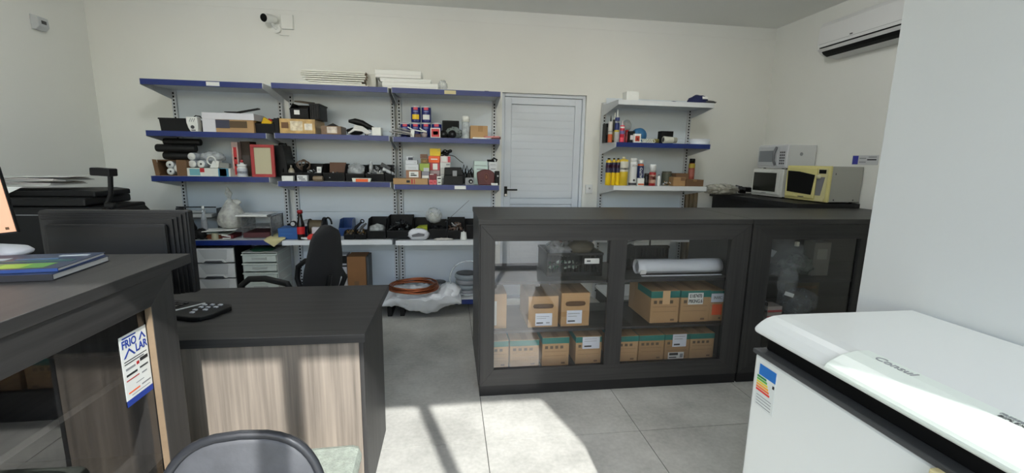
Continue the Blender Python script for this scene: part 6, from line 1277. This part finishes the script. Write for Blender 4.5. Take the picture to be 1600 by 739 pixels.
# ------------------------------------------------------------------ on the left counter and the desk
def book(label, c, w, d, h, rz, cover, spine, extras):
    t = thing('catalogue', label, 'catalogue', c, rz)
    part(t, 'pages', MB().box(-w / 2 + 0.002, w / 2 - 0.002, -d / 2 + 0.002, d / 2 - 0.003, 0.0015, h - 0.0015), M((206, 206, 204), 0.7)); part(t, 'cover', MB().box(-w / 2, w / 2, -d / 2, d / 2, h - 0.0014, h), cover); part(t, 'back_cover', MB().box(-w / 2, w / 2, -d / 2, d / 2, 0, 0.0014), spine); part(t, 'spine', MB().box(-w / 2, w / 2, -d / 2 - 0.001, -d / 2 + 0.0015, 0, h), spine)
    for k, (x0, x1, y0, y1, m) in enumerate(extras): part(t, 'cover_print', MB().box(x0, x1, y0, y1, h + 0.0001, h + 0.0004 + 0.0002 * k), m)
    return t
NB = M((30, 50, 84), 0.35)
book('thick dark catalogue at the bottom of the pile on the left counter', (-1.205, 1.365, 1.1008), 0.34, 0.23, 0.016, 0.10, NB, M((28, 32, 44), 0.4), [])
book('catalogue with a green and blue cover on top of the pile', (-1.215, 1.375, 1.1178), 0.34, 0.21, 0.009, 0.14, NB, M((30, 70, 140), 0.35), [(-0.16, 0.13, -0.09, -0.03, M((92, 160, 60), 0.35)), (0.02, 0.08, -0.09, -0.04, M((150, 200, 60), 0.35)), (-0.17, -0.02, 0.02, 0.05, M((170, 190, 200), 0.4)), (0.0, 0.10, 0.02, 0.035, M((70, 110, 150), 0.4)), (0.08, 0.15, 0.06, 0.075, M((190, 200, 206), 0.4)), (-0.15, 0.15, -0.012, 0.008, M((40, 90, 90), 0.4))])
# tablet on a white stand
t = thing('tablet_stand', 'white tablet stand with a round base and a glowing peach screen', 'tablet', (-1.485, 1.585, 1.1008), 0.0)
part(t, 'base', MB().lathe([(0, 0), (0.125, 0.0), (0.128, 0.006), (0.118, 0.016), (0.06, 0.03), (0, 0.032)], n=32), M((214, 218, 226), 0.35))
part(t, 'neck', MB().tube([(0.0, 0.0, 0.02), (0.02, -0.01, 0.07), (0.0, -0.01, 0.12)], [0.05, 0.042, 0.03], 16), M((214, 218, 226), 0.35)); part(t, 'joint', MB().cyl((0.02, -0.05, 0.095), (0.02, 0.02, 0.095), 0.042, n=22), M((206, 210, 218), 0.35)); part(t, 'joint_cap', MB().cyl((0.02, -0.053, 0.095), (0.02, -0.0505, 0.095), 0.03, n=22), BLACK)
part(t, 'screen_frame', MB().rbox((0.035, 0.0, 0.17), (0.17, 0.012, 0.21), (0.0, -0.12, 0.0)), BLACK, 0.004); part(t, 'screen', MB().rbox((0.035, -0.0075, 0.17), (0.165, 0.002, 0.20), (0.0, -0.12, 0.0)), emit((226, 170, 138), 0.22)); part(t, 'screen_mark', MB().rbox((0.107, -0.0092, 0.09), (0.010, 0.001, 0.008), (0, -0.12, 0)).rbox((0.095, -0.0092, 0.24), (0.006, 0.001, 0.006), (0, -0.12, 0)), KRAFTD)
# monitor seen from behind
t = thing('monitor', 'black computer monitor seen from behind, ribbed along its right side', 'monitor', (-1.262, 1.84, 0.7505))
MBK = M((13, 14, 16), 0.55)
part(t, 'bezel', MB().box(-0.255, 0.255, 0.02, 0.055, 0.135, 0.465), M((15, 16, 18), 0.5), 0.006)
for k in range(4): part(t, 'rib', MB().prism([(-0.25 + 0.008 * k, 0.14), (0.25 - 0.012 * k, 0.14), (0.25 - 0.012 * k, 0.46 - 0.008 * k), (-0.25 + 0.008 * k, 0.46 - 0.008 * k)], 'y', 0.019 - 0.008 * (k + 1), 0.019 - 0.008 * k), MBK, 0.0015)
part(t, 'rear_shell', MB().prism([(-0.205, 0.15), (0.20, 0.15), (0.20, 0.42), (-0.205, 0.42)], 'y', -0.035, -0.0131), M((10, 11, 12), 0.6), 0.012)
part(t, 'screen', MB().box(-0.24, 0.24, 0.055, 0.0565, 0.15, 0.455), BLACKM); part(t, 'stand_neck', MB().box(-0.03, 0.03, 0.0, 0.03, 0.015, 0.1345), BLACK, 0.004); part(t, 'stand_base', MB().lathe([(0, 0), (0.11, 0), (0.11, 0.008), (0.03, 0.015), (0, 0.015)], (0, 0.0, 0), 28), BLACK)
# keyboard
t = thing('keyboard', 'black keyboard with a silver strip and rounded right end on the desk', 'keyboard', (-1.215, 2.045, 0.7505), -0.30)
part(t, 'base', MB().prism([(-0.24, -0.075), (0.19, -0.095), (0.225, -0.085), (0.245, -0.04), (0.245, 0.06), (0.225, 0.085), (-0.24, 0.085)], 'z', 0.0, 0.02), PLBLK, 0.005)
part(t, 'silver_strip', MB().rbox((0.075, -0.005, 0.021), (0.012, 0.16, 0.003), (0, 0, -0.35)), LGREY)
kk = MB().box(-0.0075, 0.0075, -0.0075, 0.0075, 0, 0.005).mesh('key', M((40, 41, 44), 0.5)); kw = MB().box(-0.008, 0.008, -0.006, 0.006, 0, 0.005).mesh('key', M((196, 200, 208), 0.4))
for i in range(14):
    for j in range(5): link('key', kk, t, (-0.215 + 0.0185 * i, -0.045 + 0.0235 * j, 0.0202))
for (x, y) in [(0.125, 0.045), (0.155, 0.055), (0.19, 0.06), (0.135, 0.015), (0.165, 0.02), (0.195, 0.03), (0.14, -0.02), (0.18, -0.01), (0.155, -0.05)]: link('key', kw, t, (x, y, 0.0202))

# ------------------------------------------------------------------ dark furniture and printer at the far left
t = thing('side_cabinet', 'black cabinet against the left wall under the printer', 'cabinet', (0, 0, 0))
part(t, 'body', MB().box(-3.0, -2.0, 2.90, 3.42, 0.0, 0.735), BW); part(t, 'top', MB().box(-3.01, -1.98, 2.88, 3.44, 0.7355, 0.765), BW, 0.002); part(t, 'door', MB().box(-2.98, -2.505, 2.885, 2.8995, 0.06, 0.72), BW, 0.001); part(t, 'door', MB().box(-2.495, -2.02, 2.885, 2.8995, 0.06, 0.72), BW, 0.001)
t = thing('printer', 'large black printer at the far left loaded with papers', 'printer', (-2.53, 2.98, 0.7655))
part(t, 'body', MB().box(-0.40, 0.44, 0.0, 0.40, 0.0, 0.34), PLBLK, 0.012); part(t, 'scanner_lid', MB().box(-0.38, 0.36, -0.005, 0.39, 0.345, 0.395), PLBLK, 0.012); part(t, 'feeder', MB().prism([(-0.25, 0.396), (0.38, 0.396), (0.38, 0.43), (0.30, 0.44), (-0.25, 0.43)], 'y', 0.05, 0.36), BLACK, 0.008); part(t, 'side_panel', MB().prism([(0.441, 0.10), (0.52, 0.10), (0.52, 0.25), (0.46, 0.32), (0.441, 0.32)], 'y', 0.04, 0.36), PLBLK, 0.006); part(t, 'seam', MB().box(-0.39, 0.43, -0.0015, -0.0003, 0.29, 0.294), GREY); part(t, 'paper_tray', MB().box(-0.2, 0.3, -0.10, -0.002, 0.02, 0.035), BLACK)
t = thing('paper_stack', 'loose stack of white papers drooping over the printer', 'papers', (-2.53, 2.98, 1.226))
for k in range(7): part(t, 'sheet', MB().rbox((-0.10 + 0.012 * k, 0.19, 0.002 + 0.0085 * k), (0.52 - 0.05 * (k % 3), 0.26, 0.005), (0, 0.015 * ((k % 3) - 1), 0.06 * ((k % 4) - 1.5))), M((192 + 4 * (k % 3), 194, 190), 0.7))
part(t, 'hanging_corner', MB().prism([(-0.17, 0.0), (0.05, 0.0), (-0.07, -0.06)], 'y', -0.012, -0.010), PAPER)
t = thing('label_sheet', 'sheet of printed labels lying by the tablet behind the left counter', 'paper', (-1.66, 1.95, 0.7507)); part(t, 'sheet', MB().box(-0.1, 0.1, -0.05, 0.05, 0, 0.001), M((150, 152, 154), 0.7)); part(t, 'print', MB().box(-0.08, 0.08, -0.035, 0.035, 0.001, 0.0014), DGREY)
t = thing('barcode_scanner', 'black scanner head on a jointed stand beside the printer', 'scanner', (-2.015, 2.93, 0.7655))
part(t, 'foot', MB().lathe([(0, 0), (0.04, 0), (0.04, 0.01), (0, 0.015)], n=20), BLACK); part(t, 'post', MB().tube([(0, 0, 0.012), (0, 0, 0.33), (-0.01, 0, 0.37), (0.02, 0, 0.42), (0.03, 0, 0.53)], 0.013), BLACK); part(t, 'knob', MB().cyl((0.0, -0.02, 0.36), (0.05, -0.02, 0.36), 0.016), BLACK); part(t, 'head', MB().rbox((0.005, -0.01, 0.555), (0.105, 0.07, 0.045), (0, 0.06, 0)), BLACK, 0.006)

# ------------------------------------------------------------------ office chair behind the desk
FAB = M((24, 25, 27), 0.85, bump=0.2, bscale=300)
t = thing('office_chair', 'black office chair with curved armrests behind the desk', 'chair', (-1.06, 3.0, 0), R(70))
def shell(w, h, th, bulge, n=20, m_=12):
    mb = MB(); vs = []
    for s_ in (0, 1):
        for j in range(m_):
            v = j / (m_ - 1)
            ww = w / 2 * (0.80 + 0.20 * math.sin(PI * min(1, v * 1.25 + 0.1))) * (1 if v < 0.72 else math.sqrt(max(0.0, 1 - ((v - 0.72) / 0.285) ** 2)))
            for i in range(n):
                u = 2 * i / (n - 1) - 1
                y = -bulge * (1 - u * u) * (0.4 + 0.6 * math.sin(PI * v)) + (th * math.sqrt(max(0.03, 1 - u ** 4)) if s_ else 0)
                vs.append((u * ww, y, v * h))
    N = n * m_; fs = []
    for j in range(m_ - 1):
        for i in range(n - 1):
            a = j * n + i; fs.append((a, a + 1, a + n + 1, a + n)); fs.append((N + a + n, N + a + n + 1, N + a + 1, N + a))
        fs.append((j * n, (j + 1) * n, N + (j + 1) * n, N + j * n)); fs.append((j * n + n - 1, N + j * n + n - 1, N + (j + 1) * n + n - 1, (j + 1) * n + n - 1))
    for i in range(n - 1): fs.append((i, N + i, N + i + 1, i + 1)); a = (m_ - 1) * n + i; fs.append((a, a + 1, N + a + 1, N + a))
    return mb.add(vs, fs, 0, True)
def office_chair(t, fab, back_h, z_back, back_w, arms, seat_z=0.46, shellm=None):
    o = part(t, 'backrest', shell(back_w, back_h, 0.05, 0.04), fab, 0, None, (0, -0.25, z_back), (R(8), 0, 0))
    if shellm: part(t, 'back_shell', shell(back_w * 0.96, back_h * 0.97, 0.012, 0.04), shellm, 0, None, (0, -0.274, z_back + 0.005), (R(8), 0, 0))
    o = part(t, 'seat', MB().blob((0, 0, 0), (0.25, 0.25, 0.045), 3, 0.05, 1.5, 3), fab, 0, None, (0, 0, seat_z))
    part(t, 'back_bar', MB().tube([(0, -0.1, seat_z - 0.05), (0, -0.26, seat_z - 0.03), (0, -0.30, z_back + back_h * 0.30)], 0.022), PLBLK)
    part(t, 'gas_column', MB().cyl((0, 0, 0.09), (0, 0, seat_z - 0.05), 0.03), BLACK); part(t, 'hub', MB().cyl((0, 0, 0.06), (0, 0, 0.11), 0.045), PLBLK)
    for k in range(5):
        a = 2 * PI * k / 5 + 0.3; l = part(t, 'base_leg', MB().tube([(0, 0, 0.085), (0.28 * math.cos(a), 0.28 * math.sin(a), 0.065)], [0.026, 0.016]), PLBLK); part(l, 'caster', MB().cyl((0.28 * math.cos(a) - 0.02 * math.sin(a), 0.28 * math.sin(a) + 0.02 * math.cos(a), 0.028), (0.28 * math.cos(a) + 0.02 * math.sin(a), 0.28 * math.sin(a) - 0.02 * math.cos(a), 0.028), 0.027), BLACK)
    if arms:
        for s_ in (-1, 1): part(t, 'armrest', MB().tube([(s_ * 0.2, -0.02, seat_z - 0.04), (s_ * 0.25, -0.20, seat_z + 0.02), (s_ * 0.255, -0.25, seat_z + 0.14), (s_ * 0.255, -0.20, seat_z + 0.225), (s_ * 0.255, -0.05, seat_z + 0.245), (s_ * 0.255, 0.06, seat_z + 0.235), (s_ * 0.255, 0.12, seat_z + 0.19), (s_ * 0.25, 0.13, seat_z + 0.10), (s_ * 0.23, 0.08, seat_z + 0.0), (s_ * 0.2, 0.04, seat_z - 0.04)], 0.019, 10), PLBLK)
office_chair(t, FAB, 0.46, 0.545, 0.40, True)
# foreground chair: only the top of its back is in view
t = thing('office_chair', 'grey plastic-backed chair with a woven grey-green seat in the foreground', 'chair', (-0.50, 1.225, 0), R(2))
SHL = M((70, 72, 76), 0.5, var=0.12, scale=25, bump=0.05, bscale=80)
CHB = M((66, 68, 72), 0.5, var=0.1, scale=25)
def pan(w, h, depth, n=28, m_=14, r=0.13):
    """backrest outline: wide rounded panel curved around the sitter"""
    pass
pts = []
W, Ht = 0.37, 0.42
def outline(k, N, s=1.0):
    a = 2 * PI * k / N; ex = 2 / 3.4
    return (math.copysign(abs(math.cos(a)) ** ex, math.cos(a)) * W / 2 * s, math.copysign(abs(math.sin(a)) ** ex, math.sin(a)) * Ht / 2 * s + Ht / 2)
N = 48
def curved(x, z, off): return (x, 0.5 * x * x + 0.03 * ((z - 0.2) / 0.2) ** 2 + off, z - 1.3 * x * x * (1 if z > 0.2 else 0))
mb = MB(); rings = [1.0, 0.9, 0.7, 0.45, 0.2]
vs = [curved(*outline(k, N, 1.0), 0) if False else curved(outline(k, N, 1.0)[0] * s, (outline(k, N, 1.0)[1] - Ht / 2) * s + Ht / 2, 0.006 * (1 - s)) for s in rings for k in range(N)]
vs.append(curved(0, Ht / 2, 0.006))
fs = [(j * N + k, j * N + (k + 1) % N, (j + 1) * N + (k + 1) % N, (j + 1) * N + k) for j in range(4) for k in range(N)] + [(4 * N + k, 4 * N + (k + 1) % N, 5 * N) for k in range(N)]
mb.add(vs, fs, 0, True)
o = part(t, 'back_shell', mb, SHL, 0, 'grey plastic back', (0, -0.25, 0.362), (R(-2), 0, 0)); o.modifiers.new('thick', 'SOLIDIFY').thickness = 0.006
part(t, 'rim', MB().tube([curved(outline(k, N, 1.0)[0], outline(k, N, 1.0)[1], 0.0) for k in range(N)], 0.011, 8, True), M((40, 42, 46), 0.4), 0, None, (0, -0.25, 0.362), (R(-2), 0, 0))
mb2 = MB(); vs2 = [(x, y + 0.014 + 0.03 * (1 - ((x / (W / 2)) ** 2)) * (1 - min(1, abs(z - Ht / 2) / (Ht / 2)) ** 3), z) for x, y, z in vs]; mb2.add(vs2, fs, 0, True)
o = part(t, 'cushion', mb2, M((52, 54, 58), 0.9, bump=0.2, bscale=200), 0, None, (0, -0.25, 0.362), (R(-2), 0, 0))
GF = M((150, 158, 148), 0.95, var=0.18, scale=60, bump=0.5, bscale=220)
part(t, 'seat', MB().box(-0.2, 0.212, -0.20, 0.165, 0.425, 0.497), GF, 0.03, 'woven grey-green fabric seat')
for sx in (-1, 1):
    for sy in (-1, 1): part(t, 'leg', MB().tube([(sx * 0.16, sy * 0.14, 0.424), (sx * 0.18, sy * 0.17, 0.006)], 0.012), BLACK)
part(t, 'back_bar', MB().tube([(0, -0.1, 0.405), (0, -0.2, 0.405), (0, -0.232, 0.55)], 0.018), BLACK)
